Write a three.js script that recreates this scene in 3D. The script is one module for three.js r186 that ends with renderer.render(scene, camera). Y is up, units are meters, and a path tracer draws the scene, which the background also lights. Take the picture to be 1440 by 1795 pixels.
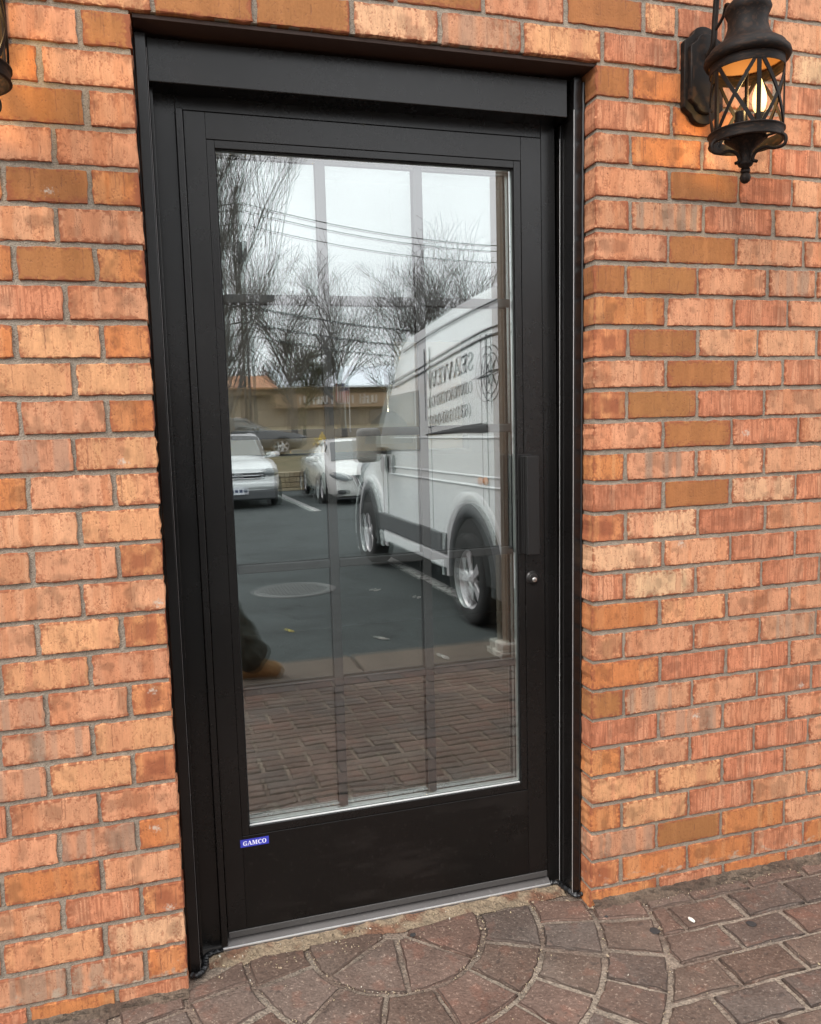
import * as THREE from 'three';
import { RoundedBoxGeometry } from 'three/addons/geometries/RoundedBoxGeometry.js';
import { mergeGeometries, mergeVertices, toCreasedNormals } from 'three/addons/utils/BufferGeometryUtils.js';
import { MarchingCubes } from 'three/addons/objects/MarchingCubes.js';

// ------------------------------------------------------------------ camera, sky, sun, exposure
const scene = new THREE.Scene();
const camera = new THREE.PerspectiveCamera(64.88, 821 / 1024, 0.05, 400);
camera.rotation.order = 'YXZ';
camera.position.set(0.0402, 1.3046, 1.9054);
camera.rotation.set(-0.1074, -0.2812, -0.0273);
scene.add(camera);
const renderer = new THREE.WebGLRenderer({ antialias: true });
renderer.toneMapping = THREE.LinearToneMapping;
renderer.toneMappingExposure = 2.2;
renderer.shadowMap.enabled = true;

let seedState = 12345;
function rnd() { seedState = (seedState + 0x6d2b79f5) | 0; let t = Math.imul(seedState ^ (seedState >>> 15), 1 | seedState); t = (t + Math.imul(t ^ (t >>> 7), 61 | t)) ^ t; return ((t ^ (t >>> 14)) >>> 0) / 4294967296; }
const rr = (a, b) => a + (b - a) * rnd();
const reseed = (n) => { seedState = n; };
function hash(x, y) { let h = Math.imul(x, 374761393) + Math.imul(y, 668265263); h = Math.imul(h ^ (h >>> 13), 1274126177); return ((h ^ (h >>> 16)) >>> 0) / 4294967296; }
function vn(x, y) {                                             // value noise, 0..1
  const xi = Math.floor(x), yi = Math.floor(y); let fx = x - xi, fy = y - yi;
  fx = fx * fx * (3 - 2 * fx); fy = fy * fy * (3 - 2 * fy);
  const a = hash(xi, yi), b = hash(xi + 1, yi), c = hash(xi, yi + 1), d = hash(xi + 1, yi + 1);
  return a + (b - a) * fx + (c - a) * fy + (a - b - c + d) * fx * fy;
}
const fbm = (x, y, n = 4) => { let s = 0, a = 0.5, t = 0; for (let i = 0; i < n; i++) { s += a * vn(x, y); t += a; x = x * 2.03 + 17.1; y = y * 2.03 + 9.7; a *= 0.5; } return s / t; };
const clamp = (x, a = 0, b = 1) => Math.min(b, Math.max(a, x));
const sstep = (a, b, x) => { const t = clamp((x - a) / (b - a)); return t * t * (3 - 2 * t); };
const lerp = (a, b, t) => a + (b - a) * t;
const mix3 = (a, b, t) => [lerp(a[0], b[0], t), lerp(a[1], b[1], t), lerp(a[2], b[2], t)];

{ // overcast sky
  const W = 512, H = 256, d = new Float32Array(W * H * 4);
  for (let j = 0; j < H; j++) for (let i = 0; i < W; i++) {
    const el = ((j + 0.5) / H - 0.5) * Math.PI, az = (i / W) * Math.PI * 2;
    const cx = Math.cos(az) * Math.cos(el), cz = Math.sin(az) * Math.cos(el), k = 2.2 / (0.35 + Math.abs(Math.sin(el)));
    const c = fbm(cx * k + 40, cz * k + 40, 5) - 0.5;
    const up = Math.max(0, Math.sin(el));
    let L = (0.97 + 0.24 * up) * (1 + 0.38 * c);
    const o = (j * W + i) * 4;
    d[o] = L * 0.975; d[o + 1] = L * 1.0; d[o + 2] = L * 1.03; d[o + 3] = 1;
    if (el < 0) { d[o] = 0.25; d[o + 1] = 0.25; d[o + 2] = 0.25; }
  }
  const t = new THREE.DataTexture(d, W, H, THREE.RGBAFormat, THREE.FloatType);
  t.mapping = THREE.EquirectangularReflectionMapping; t.magFilter = t.minFilter = THREE.LinearFilter; t.wrapS = THREE.RepeatWrapping; t.needsUpdate = true;
  scene.background = t; scene.environment = t; scene.environmentIntensity = 1;
}
const sun = new THREE.DirectionalLight(new THREE.Color().setRGB(1, 0.95, 0.88), 1.0);
sun.position.set(-10.5, 14, 10); sun.target.position.set(0.5, 0.5, 0);
sun.castShadow = true; sun.shadow.radius = 40; sun.shadow.mapSize.set(2048, 2048);
Object.assign(sun.shadow.camera, { left: -30, right: 30, top: 30, bottom: -30, near: 0.5, far: 90 });
scene.add(sun, sun.target);

// ------------------------------------------------------------------ helpers
const used = new Map();
function numbered(name) { const n = used.get(name) ?? 0; used.set(name, n + 1); return n ? name + '_' + String(n).padStart(3, '0') : name; }
function tag(o, label, category, group, kind) {
  if (label) o.userData.label = label;
  if (category) o.userData.category = category;
  if (group) o.userData.group = group;
  if (kind) o.userData.kind = kind;
  return o;
}
function thing(name, label, category, pos = [0, 0, 0], turn = 0, group) {
  const o = new THREE.Group(); o.name = numbered(name); o.position.set(...pos); o.rotation.y = turn; scene.add(o);
  return tag(o, label, category, group);
}
function part(parent, name, geo, mat, label) {
  const list = Array.isArray(geo) ? geo : [geo];
  const m = new THREE.Mesh(list.length > 1 ? merge(list) : list[0], mat);
  m.name = parent === scene ? numbered(name) : name;
  parent.add(m); if (label) m.userData.label = label;
  return m;
}
function struct(name, geo, mat) { const m = part(scene, name, geo, mat); m.userData.kind = 'structure'; return m; }
function merge(list) {
  return mergeGeometries(list.map((g) => {
    g = g.index ? g.toNonIndexed() : g.clone();
    for (const k of Object.keys(g.attributes)) if (!['position', 'normal', 'uv'].includes(k)) g.deleteAttribute(k);
    if (!g.attributes.uv) g.setAttribute('uv', new THREE.Float32BufferAttribute(new Float32Array(g.attributes.position.count * 2), 2));
    return g;
  }));
}
function meterUV(g) {                                           // box-projected uv in metres
  const p = g.attributes.position, n = g.attributes.normal, uv = new Float32Array(p.count * 2);
  for (let i = 0; i < p.count; i++) {
    const ax = Math.abs(n.getX(i)), ay = Math.abs(n.getY(i)), az = Math.abs(n.getZ(i));
    if (az >= ax && az >= ay) { uv[2 * i] = p.getX(i); uv[2 * i + 1] = p.getY(i); } else if (ay >= ax) { uv[2 * i] = p.getX(i); uv[2 * i + 1] = p.getZ(i); } else { uv[2 * i] = p.getZ(i); uv[2 * i + 1] = p.getY(i); }
  }
  g.setAttribute('uv', new THREE.BufferAttribute(uv, 2)); return g;
}
function bx(x0, x1, y0, y1, z0, z1, r = 0.002) {                // a box between limits, edges rounded
  const w = x1 - x0, h = y1 - y0, d = z1 - z0;
  const g = r > 0 ? new RoundedBoxGeometry(w, h, d, 2, Math.min(r, w / 2.1, h / 2.1, d / 2.1)) : new THREE.BoxGeometry(w, h, d);
  g.translate((x0 + x1) / 2, (y0 + y1) / 2, (z0 + z1) / 2); return meterUV(g);
}
function lean(g, per) { const p = g.attributes.position; for (let i = 0; i < p.count; i++) p.setX(i, p.getX(i) + per * p.getY(i)); return g; }
function cyl(a, b, r0, r1 = r0, seg = 12) {                     // a rod from a to b
  const A = new THREE.Vector3(...a), B = new THREE.Vector3(...b), d = B.clone().sub(A), g = new THREE.CylinderGeometry(r1, r0, d.length(), seg);
  g.applyQuaternion(new THREE.Quaternion().setFromUnitVectors(new THREE.Vector3(0, 1, 0), d.clone().normalize())); g.translate(...A.add(B).multiplyScalar(0.5).toArray()); return g;
}
function tube(pts, r, seg = 40, rs = 8) { return new THREE.TubeGeometry(new THREE.CatmullRomCurve3(pts.map((p) => new THREE.Vector3(...p))), seg, r, rs); }
function lathe(pts, seg = 40) { return new THREE.LatheGeometry(pts.map((p) => new THREE.Vector2(p[0], p[1])), seg); }
const col = (r, g, b) => new THREE.Color().setRGB(r, g, b);
const mat = (c, o = {}) => new THREE.MeshPhysicalMaterial({ color: col(...c), roughness: 0.7, ...o });
function tex(w, h, f, srgb = false, rep = 1) {                  // f(u,v) -> [r,g,b] linear 0..1, stored gamma-coded when srgb
  const d = new Uint8Array(w * h * 4), enc = (x) => 255 * (srgb ? (x <= 0.0031308 ? 12.92 * x : 1.055 * Math.pow(x, 1 / 2.4) - 0.055) : x);
  for (let j = 0; j < h; j++) for (let i = 0; i < w; i++) { const c = f((i + 0.5) / w, (j + 0.5) / h, i, j), o = (j * w + i) * 4; d[o] = clamp(enc(clamp(c[0])), 0, 255); d[o + 1] = clamp(enc(clamp(c[1])), 0, 255); d[o + 2] = clamp(enc(clamp(c[2])), 0, 255); d[o + 3] = 255; }
  const t = new THREE.DataTexture(d, w, h, THREE.RGBAFormat, THREE.UnsignedByteType);
  t.magFilter = THREE.LinearFilter; t.minFilter = THREE.LinearMipmapLinearFilter; t.generateMipmaps = true; t.wrapS = t.wrapT = THREE.RepeatWrapping; t.repeat.set(rep, rep);
  if (srgb) t.colorSpace = THREE.SRGBColorSpace; t.needsUpdate = true; return t;
}
function tnoise(u, v, f, n = 4, s = 0) {                        // tiling fbm, f integer cells
  let a = 0.5, t = 0, r = 0;
  for (let i = 0; i < n; i++) {
    const x = u * f, y = v * f, xi = Math.floor(x), yi = Math.floor(y); let fx = x - xi, fy = y - yi; fx = fx * fx * (3 - 2 * fx); fy = fy * fy * (3 - 2 * fy);
    const H = (p, q) => hash(((p % f) + f) % f + s * 131, ((q % f) + f) % f + i * 77);
    const A = H(xi, yi), B = H(xi + 1, yi), C = H(xi, yi + 1), D = H(xi + 1, yi + 1);
    r += a * (A + (B - A) * fx + (C - A) * fy + (A - B - C + D) * fx * fy); t += a; a *= 0.5; f *= 2;
  }
  return r / t;
}
function loft(rings, capped = true, crease = 0.7) {             // rings: arrays of [x,y,z] with equal counts, closed loops
  const n = rings[0].length, pos = [], idx = [];
  for (const r of rings) for (const p of r) pos.push(...p);
  for (let s = 0; s < rings.length - 1; s++) for (let i = 0; i < n; i++) { const a = s * n + i, b = s * n + (i + 1) % n, c = a + n, d = b + n; idx.push(a, b, c, b, d, c); }
  if (capped) for (const [s, flip] of [[0, true], [rings.length - 1, false]]) {
    const r = rings[s], c = r.reduce((q, p) => [q[0] + p[0] / n, q[1] + p[1] / n, q[2] + p[2] / n], [0, 0, 0]), k = pos.length / 3; pos.push(...c);
    for (let i = 0; i < n; i++) { const a = s * n + i, b = s * n + (i + 1) % n; flip ? idx.push(k, b, a) : idx.push(k, a, b); }
  }
  const g = new THREE.BufferGeometry(); g.setAttribute('position', new THREE.Float32BufferAttribute(pos, 3)); g.setIndex(idx); g.computeVertexNormals();
  return toCreasedNormals(g, crease);
}
// ------------------------------------------------------------------ brick wall
const C = 0.0813, OPEN_TOP = 27 * C + 0.003;                    // one course; underside of the lintel course
const cornerX = (y) => 1.0837 + 0.0108 * y;                     // right edge of the doorway leans a little
const CW = 256, CH = 80, COLS = 8, ROWS = 25;
const cells = [];                                               // what every atlas cell looks like
function newCell(tone, head, base) { if (cells.length < COLS * ROWS) { cells.push({ tone, head, base, low: base, s: cells.length }); return cells.length - 1; } const same = cells.map((c, i) => [c, i]).filter(([c]) => c.head === head && c.tone === tone && !c.base), from = same.length ? same : cells.map((c, i) => [c, i]).filter(([c]) => c.head === head); return from[Math.floor(rnd() * from.length)][1]; }
function cellUV(c, u, v) { const i = c % COLS, j = Math.floor(c / COLS); return [(i + 0.006 + 0.988 * u) / COLS, (j + 0.012 + 0.976 * v) / ROWS * (ROWS * CH / 2048)]; }
function brickGeo(x0, x1, y0, y1, depth, cell, o = {}) {        // a worn wire-cut brick: front at z about 0, edges ragged
  const nx = Math.max(6, Math.round((x1 - x0) / 0.018)), ny = 5, zf = (o.z ?? 0) + rr(-0.0014, 0.0014), e = 0.0017, s = rnd() * 1000;
  const gx = [], gy = []; gx.push(0, e); for (let i = 1; i < nx; i++) gx.push((x1 - x0) * i / nx); gx.push(x1 - x0 - e, x1 - x0);
  gy.push(0, e); for (let i = 1; i < ny; i++) gy.push((y1 - y0) * i / ny); gy.push(y1 - y0 - e, y1 - y0);
  const NX = gx.length, NY = gy.length, pos = [], uv = [], idx = [], tilt = rr(-0.008, 0.008), Wd = Math.max(x1 - x0, 0.198);
  for (let j = 0; j < NY; j++) for (let i = 0; i < NX; i++) {
    let X = x0 + gx[i], Y = y0 + gy[j], Z = zf + tilt * (gx[i] - (x1 - x0) / 2) * 0.5 + (vn(X * 45 + s, Y * 45) - 0.5) * 0.0016;
    const bi = i === 0 || i === NX - 1, bj = j === 0 || j === NY - 1, wx = (vn(Y * 130 + s, i * 3.1) - 0.5) * 0.0052, wy = (vn(X * 110 + s, j * 7.7 + 50) - 0.5) * 0.0042;
    if (i <= 1 || i >= NX - 2) X += wx * (bi ? 1 : 0.7); if (j <= 1 || j >= NY - 2) Y += wy * (bj ? 1 : 0.7);
    if (bi || bj) Z -= 0.0012 + 0.0022 * vn(X * 150 + s, Y * 150); if (bi && bj) { X += (i ? -1 : 1) * rr(0.0, 0.0022); Y += (j ? -1 : 1) * rr(0.0, 0.0022); }
    if (o.lean) X += (o.lean) * (Y - y0) * (1 - gx[i] / (x1 - x0));
    pos.push(X, Y, Z); uv.push(...cellUV(cell, gx[i] / Wd, gy[j] / (y1 - y0)));
  }
  for (let j = 0; j < NY - 1; j++) for (let i = 0; i < NX - 1; i++) { const a = j * NX + i; idx.push(a, a + 1, a + NX, a + 1, a + NX + 1, a + NX); }
  const front = new THREE.BufferGeometry(); front.setAttribute('position', new THREE.Float32BufferAttribute(pos, 3)); front.setAttribute('uv', new THREE.Float32BufferAttribute(uv, 2)); front.setIndex(idx); const face = toCreasedNormals(front, 0.42);
  const sp = [], su = [], edge = [];                            // returns to the back, uv wraps round the same clay
  for (let i = 0; i < NX; i++) edge.push([i, i / NX * 0.9, 0.02, 0, 0.5]); for (let j = 1; j < NY; j++) edge.push([j * NX + NX - 1]); for (let i = NX - 2; i >= 0; i--) edge.push([(NY - 1) * NX + i]); for (let j = NY - 2; j > 0; j--) edge.push([j * NX]);
  for (let k = 0; k < edge.length; k++) {
    const a = edge[k][0], b = edge[(k + 1) % edge.length][0], A = pos.slice(a * 3, a * 3 + 3), B = pos.slice(b * 3, b * 3 + 3), zb = zf - depth;
    const ua = uv.slice(a * 2, a * 2 + 2), ub = uv.slice(b * 2, b * 2 + 2), vert = Math.abs(A[1] - B[1]) > Math.abs(A[0] - B[0]);
    const off = (w) => vert ? [w[0] + (w[0] * COLS % 1 > 0.5 ? -1 : 1) * (depth / 0.203) / COLS * 0.95, w[1]] : [w[0], w[1] + ((w[1] * 2048 / CH) % 1 > 0.5 ? -1 : 1) * 0.7 * CH / 2048];
    const oa = off(ua), ob = off(ub);
    const P = [[...A], [A[0], A[1], zb], [B[0], B[1], zb], [...A], [B[0], B[1], zb], [...B]], U = [ua, oa, ob, ua, ob, ub];
    P.forEach((p) => sp.push(...p)); U.forEach((p) => su.push(...p));
  }
  const side = new THREE.BufferGeometry(); side.setAttribute('position', new THREE.Float32BufferAttribute(sp, 3)); side.setAttribute('uv', new THREE.Float32BufferAttribute(su, 2)); side.computeVertexNormals();
  return mergeGeometries([face, side]);
}
// joints measured along the courses, millimetres from the doorway's left edge
const J_RIGHT = {28:[1243,1338,1481,1633],27:[1125,1344,1518,1699],26:[1208,1431,1644],25:[1327,1544,1772],24:[1205,1422,1639],23:[1323,1535,1708],22:[1206,1427,1650,1797],21:[1319,1532,1752],20:[1194,1410,1634,1797],19:[1314,1529,1703],18:[1199,1414,1606,1806],17:[1315,1535,1691],16:[1196,1413,1632],15:[1309,1526,1749],14:[1193,1412,1634],13:[1309,1525,1745],12:[1194,1419,1642],11:[1310,1528,1748],10:[1190,1415,1634,1836],9:[1300,1517,1734],8:[1189,1411,1632,1829],7:[1303,1518,1737],6:[1189,1407,1627,1818],5:[1300,1512,1731],4:[1185,1401,1619,1810],3:[1296,1511,1728],2:[1183,1399,1617,1811],1:[1295,1510,1732],0:[1180,1396,1621,1803],'-1':[1300,1520,1743]};
const J_LEFT = {27:[46,263,483,696,908],26:[-104],25:[-185],24:[-100],23:[-170],22:[-103,-273],21:[-176],20:[-101,-263],19:[-169],18:[-100,-274],17:[-162],16:[-100,-276],15:[-174],14:[-96,-272],13:[-172],12:[-97,-275],11:[-179],10:[-100,-275],9:[-171],8:[-92,-268],7:[-178],6:[-95,-277],5:[-174],4:[-95,-263],3:[-177,-390],2:[-95,-268],1:[-181,-401],0:[-97,-266],'-1':[-165]};
// clay of each brick outward from the doorway: p salmon, o orange, b ochre brown, l cream, r red streaked, g grey streaked, y yellowish, h smudged header
const T_RIGHT = {28:'prrr',27:'bprrr',26:'bopr',25:'roppr',24:'popr',23:'pbrpr',22:'pgrpr',21:'pbpp',20:'bbpgp',19:'oprpr',18:'hbppr',17:'pbprp',16:'hbrp',15:'pbrp',14:'ogppr',13:'rblrp',12:'hlrpp',11:'lprr',10:'rlprp',9:'oyppr',8:'yppgr',7:'orrpg',6:'bgprr',5:'rgrp',4:'oprrp',3:'yyrpr',2:'oyrpp',1:'gbopo',0:'hooro','-1':'ororp'};
const T_LEFT = {27:'pppppp',26:'bp',25:'pob',24:'pb',23:'pp',22:'obh',21:'pp',20:'obo',19:'pr',18:'oyo',17:'yy',16:'opp',15:'yg',14:'ypo',13:'yp',12:'hpp',11:'ppy',10:'hyp',9:'pyy',8:'hpg',7:'yg',6:'hyg',5:'pp',4:'ogp',3:'poy',2:'hrp',1:'lyp',0:'ogg','-1':'ro'};
const wall = thing('brick_wall', 'orange brick wall with grey mortar around the black glass door', 'brick wall');
const brickMat = new THREE.MeshStandardMaterial({ roughness: 0.92 });
reseed(77);
const flatBricks = [];
{
  const J = 0.0056, stretcher = 0.2085;
  const put = (x0, x1, k, tone, o = {}) => {
    const y0 = k * C + J + rr(-0.0012, 0.0012), y1 = (k + 1) * C - J + rr(-0.0012, 0.0012), head = x1 - x0 < 0.13;
    const near = x1 > -0.46 && x0 < 1.95 && y1 < 2.62;
    if (!near) { flatBricks.push([x0 + J, x1 - J, y0, y1]); return; }
    const a = o.noL ? x0 : x0 + J + rr(-0.0015, 0.0015), b = o.noR ? x1 : x1 - J + rr(-0.0015, 0.0015);
    part(wall, 'brick', brickGeo(a, b, k === -1 ? -0.075 : y0, y1, o.depth ?? 0.05, newCell(tone, head, k <= 0), o), brickMat);
  };
  for (let k = -1; k <= 42; k++) {
    const anyTone = () => 'ppporrgyblpp'[Math.floor(rnd() * 12)];
    if (k >= 27) {                                               // courses over the doorway run through
      const js = [...(k === 27 ? J_LEFT[27] : k === 28 ? [-60, 155, 372, 590, 806, 1024] : [])].map((m) => m / 1000), more = (J_RIGHT[k] ?? []).map((m) => m / 1000);
      let all = [...js, ...more];
      if (!all.length) all = [0.1 + (k % 2) * 0.108 + rr(-0.01, 0.01)];
      while (all[0] > -3) all.unshift(all[0] - stretcher + rr(-0.004, 0.004));
      while (all[all.length - 1] < 5) all.push(all[all.length - 1] + stretcher + rr(-0.004, 0.004));
      for (let i = 0; i < all.length - 1; i++) put(all[i], all[i + 1], k, anyTone(), k === 27 ? { depth: 0.1 } : {});
      continue;
    }
    const L = [0, ...(J_LEFT[k] ?? []).map((m) => m / 1000)], R = [cornerX((k + 0.5) * C), ...(J_RIGHT[k] ?? []).map((m) => m / 1000)];
    while (L[L.length - 1] > -3) L.push(L[L.length - 1] - 0.19 + rr(-0.006, 0.006));
    while (R[R.length - 1] < 5) R.push(R[R.length - 1] + 0.212 + rr(-0.006, 0.006));
    for (let i = 0; i < L.length - 1; i++) put(L[i + 1], L[i] - (i ? 0 : rr(0, 0.003)), k, (T_LEFT[k] ?? '')[i] ?? anyTone(), i ? {} : { noR: true, depth: 0.1 });
    for (let i = 0; i < R.length - 1; i++) put(R[i] + (i ? 0 : rr(-0.0015, 0.0015)), R[i + 1], k, (T_RIGHT[k] ?? '')[i] ?? anyTone(), i ? {} : { noL: true, depth: 0.1, lean: 0.0108 });
  }
}
{ // bricks past the picture's edge, one joined piece
  const list = flatBricks.map(([x0, x1, y0, y1]) => { const g = new THREE.BoxGeometry(x1 - x0, y1 - y0, 0.05); g.translate((x0 + x1) / 2, (y0 + y1) / 2, -0.025 + rr(-0.001, 0.001)); const full = cells.map((c, i) => i).filter((i) => !cells[i].head && !cells[i].base), c = full[Math.floor(rnd() * full.length)], u = g.attributes.uv; for (let i = 0; i < u.count; i++) u.setXY(i, ...cellUV(c, u.getX(i), u.getY(i))); return g; });
  part(wall, 'brickwork', list, brickMat).userData.kind = 'stuff';
}
{ // the clay atlas
  const tones = { p: [[0.586, 0.274, 0.146], [0.522, 0.210, 0.100]], o: [[0.512, 0.182, 0.060], [0.552, 0.232, 0.091]], b: [[0.335, 0.132, 0.042], [0.389, 0.156, 0.052]], l: [[0.650, 0.379, 0.213], [0.591, 0.285, 0.157]], r: [[0.532, 0.204, 0.105], [0.581, 0.265, 0.147]], g: [[0.532, 0.244, 0.132], [0.355, 0.213, 0.138]], y: [[0.611, 0.292, 0.139], [0.571, 0.250, 0.124]], h: [[0.552, 0.226, 0.091], [0.433, 0.147, 0.062]] };
  const W = CW * COLS, H = 2048, d = new Uint8Array(W * H * 4), bw = W / 2, bh = H / 2, b = new Float32Array(bw * bh), enc = (x) => 255 * (x <= 0.0031308 ? 12.92 * x : 1.055 * Math.pow(x, 1 / 2.4) - 0.055);
  reseed(991);
  cells.forEach((cell, ci) => {
    const T = tones[cell.tone] ?? tones.p, S = ci * 37.3, red = [0.25, 0.072, 0.031], dark = [0.17, 0.065, 0.035], W0 = cell.head ? 0.092 : 0.198, gain = rr(0.9, 1.07), hue = rr(-0.05, 0.05);
    const wild = rnd(), cracks = []; for (let i = 0, n = Math.floor(rr(1, cell.tone === 'r' ? 8 : 5)); i < n; i++) cracks.push([rr(0.01, W0 - 0.01), rr(0, 0.05), rr(0.01, 0.07), rr(0.0004, 0.0010), rr(0.5, 1)]);
    const bands = []; for (let i = 0, n = Math.floor(rr(2, 5)); i < n; i++) bands.push([rr(0, W0), rr(0.006, 0.028), rnd()]);
    const cornerR = [rnd(), rnd(), rnd(), rnd()], lime = rnd() < 0.12, limeX = rr(0.03, W0 - 0.03), limeY = rr(0.01, 0.06);
    const i0 = (ci % COLS) * CW, j0 = Math.floor(ci / COLS) * CH;
    for (let j = 0; j < CH; j++) for (let i = 0; i < CW; i++) {
      const x = i / CW * 0.203, y = j / CH * 0.071;
      let m = 0; for (const [bx0, w, s] of bands) m = Math.max(m, sstep(w, w * 0.5, Math.abs(x + (vn(y * 60 + S, bx0 * 99) - 0.5) * 0.006 - bx0)) * (0.4 + 0.6 * s));
      let c = mix3(T[0], T[1], m);
      const n1 = fbm(x * 70 + S, y * 28 + S, 4), n2 = vn(x * 900 + S, y * 40), n3 = fbm(x * 260 + S, y * 260, 3), n4 = vn(x * 1400 + S, y * 1100);
      const n5 = fbm(x * 300 + S + 3, y * 55, 3); let k = 0.80 + 0.34 * n1 + 0.12 * (n2 - 0.5) + 0.09 * (n3 - 0.5) + 0.04 * (n4 - 0.5) + 0.20 * (n5 - 0.5); const sm = fbm(x * 26 + S + 40, y * 26, 3); k *= 1 - 0.30 * sstep(0.56, 0.75, sm);
      if (cell.tone === 'b') k = 0.86 + 0.2 * n1 + 0.1 * (n2 - 0.5) + 0.12 * (n3 - 0.5) + 0.06 * (n4 - 0.5);
      c = [c[0] * k * gain, c[1] * k * gain * (1 + hue), c[2] * k * gain * (1 + hue)];
      const e = Math.min(x, W0 - x, y, 0.071 - y);
      const en = fbm(x * 150 + S + 9, y * 150, 4); let st = sstep(0.0078 * (0.12 + 2.4 * sstep(0.3, 0.75, en)) * (0.6 + 0.8 * wild), 0.0, e) * 0.92;
      const cn = (x < W0 / 2 ? 0 : 1) + (y < 0.035 ? 0 : 2), dc = Math.hypot(Math.min(x, W0 - x), Math.min(y, 0.071 - y));
      if (cornerR[cn] > 0.72) st = Math.max(st, sstep(0.03, 0.004, dc + (n3 - 0.5) * 0.03) * 0.85);
      const patch = 0.55 * fbm(x * 120 + S + 70, y * 38 + 30, 4) + 0.45 * fbm(x * 420 + S, y * 240, 3); st = Math.max(st, sstep(0.57, 0.70, patch) * 0.5 * (cell.tone === 'b' ? 0.25 : 1));
      st = Math.max(st, sstep(0.62, 0.85, vn(x * 420 + S, y * 22) * 0.6 + 0.4 * n3) * (cell.tone === 'r' ? 0.75 : cell.tone === 'b' ? 0.06 : 0.22)); if (cell.tone === 'r') st = Math.max(st, sstep(0.52, 0.75, vn(x * 330 + S, y * 14)) * 0.55);
      if (cell.tone === 'h') st = Math.max(st, sstep(0.034, 0.016, Math.max(Math.abs(x - W0 / 2), Math.abs(y - 0.034) * 1.25) + (n1 - 0.5) * 0.022) * 0.72);
      c = mix3(c, red, clamp(st));
      if (cell.tone === 'g') c = mix3(c, [0.30, 0.21, 0.15], 0.45 * sstep(0.55, 0.8, vn(x * 60 + S + 5, y * 3)));
      let h = 0.62 + 0.22 * (n1 - 0.5) + 0.18 * (n2 - 0.5) + 0.3 * (n3 - 0.5) - 0.12 * clamp(st);
      for (const [cx, y0, len, w, s] of cracks) {
        const q = sstep(w * 2.2, w * 0.4, Math.abs(x - cx - (vn(y * 150 + S, cx * 1000) - 0.5) * 0.0022)) * sstep(-0.003, 0.003, y - y0) * sstep(0.003, -0.003, y - y0 - len) * s * (0.5 + 0.5 * vn(y * 420 + S, cx * 500));
        c = mix3(c, dark, q * 0.85); h -= 0.5 * q;
      }
      const pit = sstep(0.79, 0.9, vn(x * 620 + S, y * 480 + 7)) * sstep(0.36, 0.55, fbm(x * 60 + S, y * 60 + 80, 2)); c = mix3(c, dark, pit * 0.6); h -= 0.45 * pit;
      if (lime) { const q = sstep(0.02, 0.004, Math.hypot(x - limeX, (y - limeY) * 1.4) + (n3 - 0.3) * 0.03); c = mix3(c, [0.52, 0.44, 0.36], q * 0.75); }
      if (cell.base) { const q = sstep(0.62, 0.30, y / 0.05 * 0.5 + fbm(x * 50 + S, y * 90, 4)); c = mix3(c, [0.40, 0.33, 0.25], q * 0.75); }
      const o = ((j0 + j) * W + i0 + i) * 4; d[o] = clamp(enc(clamp(c[0])), 0, 255); d[o + 1] = clamp(enc(clamp(c[1])), 0, 255); d[o + 2] = clamp(enc(clamp(c[2])), 0, 255); d[o + 3] = 255;
      b[((j0 + j) >> 1) * bw + ((i0 + i) >> 1)] += h / 4;
    }
  });
  const map = new THREE.DataTexture(d, W, H); map.colorSpace = THREE.SRGBColorSpace;
  const bd = new Uint8Array(bw * bh * 4); for (let i = 0; i < bw * bh; i++) bd[4 * i] = bd[4 * i + 1] = bd[4 * i + 2] = clamp(b[i], 0, 1) * 255, bd[4 * i + 3] = 255;
  const bump = new THREE.DataTexture(bd, bw, bh);
  for (const t of [map, bump]) { t.magFilter = THREE.LinearFilter; t.minFilter = THREE.LinearMipmapLinearFilter; t.generateMipmaps = true; t.needsUpdate = true; }
  brickMat.map = map; brickMat.bumpMap = bump; brickMat.bumpScale = 0.0022;
}
const mortarMat = new THREE.MeshStandardMaterial({ roughness: 0.95, map: tex(512, 512, (u, v) => { const n = tnoise(u, v, 24, 4, 1), f = tnoise(u, v, 170, 2, 2), q = tnoise(u, v, 5, 3, 3), k = 0.62 + 0.35 * n + 0.35 * (f - 0.5) + 0.35 * q; return [0.285 * k, 0.235 * k, 0.183 * k]; }, true, 3.2), bumpMap: tex(512, 512, (u, v) => { const h = 0.5 * tnoise(u, v, 40, 3, 4) + 0.5 * tnoise(u, v, 190, 2, 5); return [h, h, h]; }, false, 3.2), bumpScale: 0.004 });
{ // mortar body of the wall, with its own thickness, doorway left open
  const zf = -0.0048, zb = -0.24, t = OPEN_TOP + 0.004;
  const leftB = bx(-3.2, -0.004, -0.2, t, zb, zf, 0), rightB = bx(0, 4.1, -0.2, t, zb, zf, 0); { const p = rightB.attributes.position; for (let i = 0; i < p.count; i++) p.setX(i, p.getX(i) < 1 ? cornerX(p.getY(i)) + 0.005 : p.getX(i) + 1.1); }
  const topB = bx(-3.2, 5.2, t, 3.5, zb, zf, 0);
  part(wall, 'mortar', [leftB, rightB, topB], mortarMat);
  const plateMat = mat([0.045, 0.022, 0.015], { roughness: 0.6 });
  part(wall, 'lintel_plate', [bx(0.003, cornerX(2.2) + 0.002, OPEN_TOP - 0.008, OPEN_TOP + 0.001, -0.125, -0.012, 0.001)], plateMat, 'dark steel lintel under the bricks over the door');
  part(wall, 'coping', bx(-3.25, 5.25, 3.5, 3.56, -0.28, 0.03, 0.004), mat([0.35, 0.32, 0.28]));
}
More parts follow.
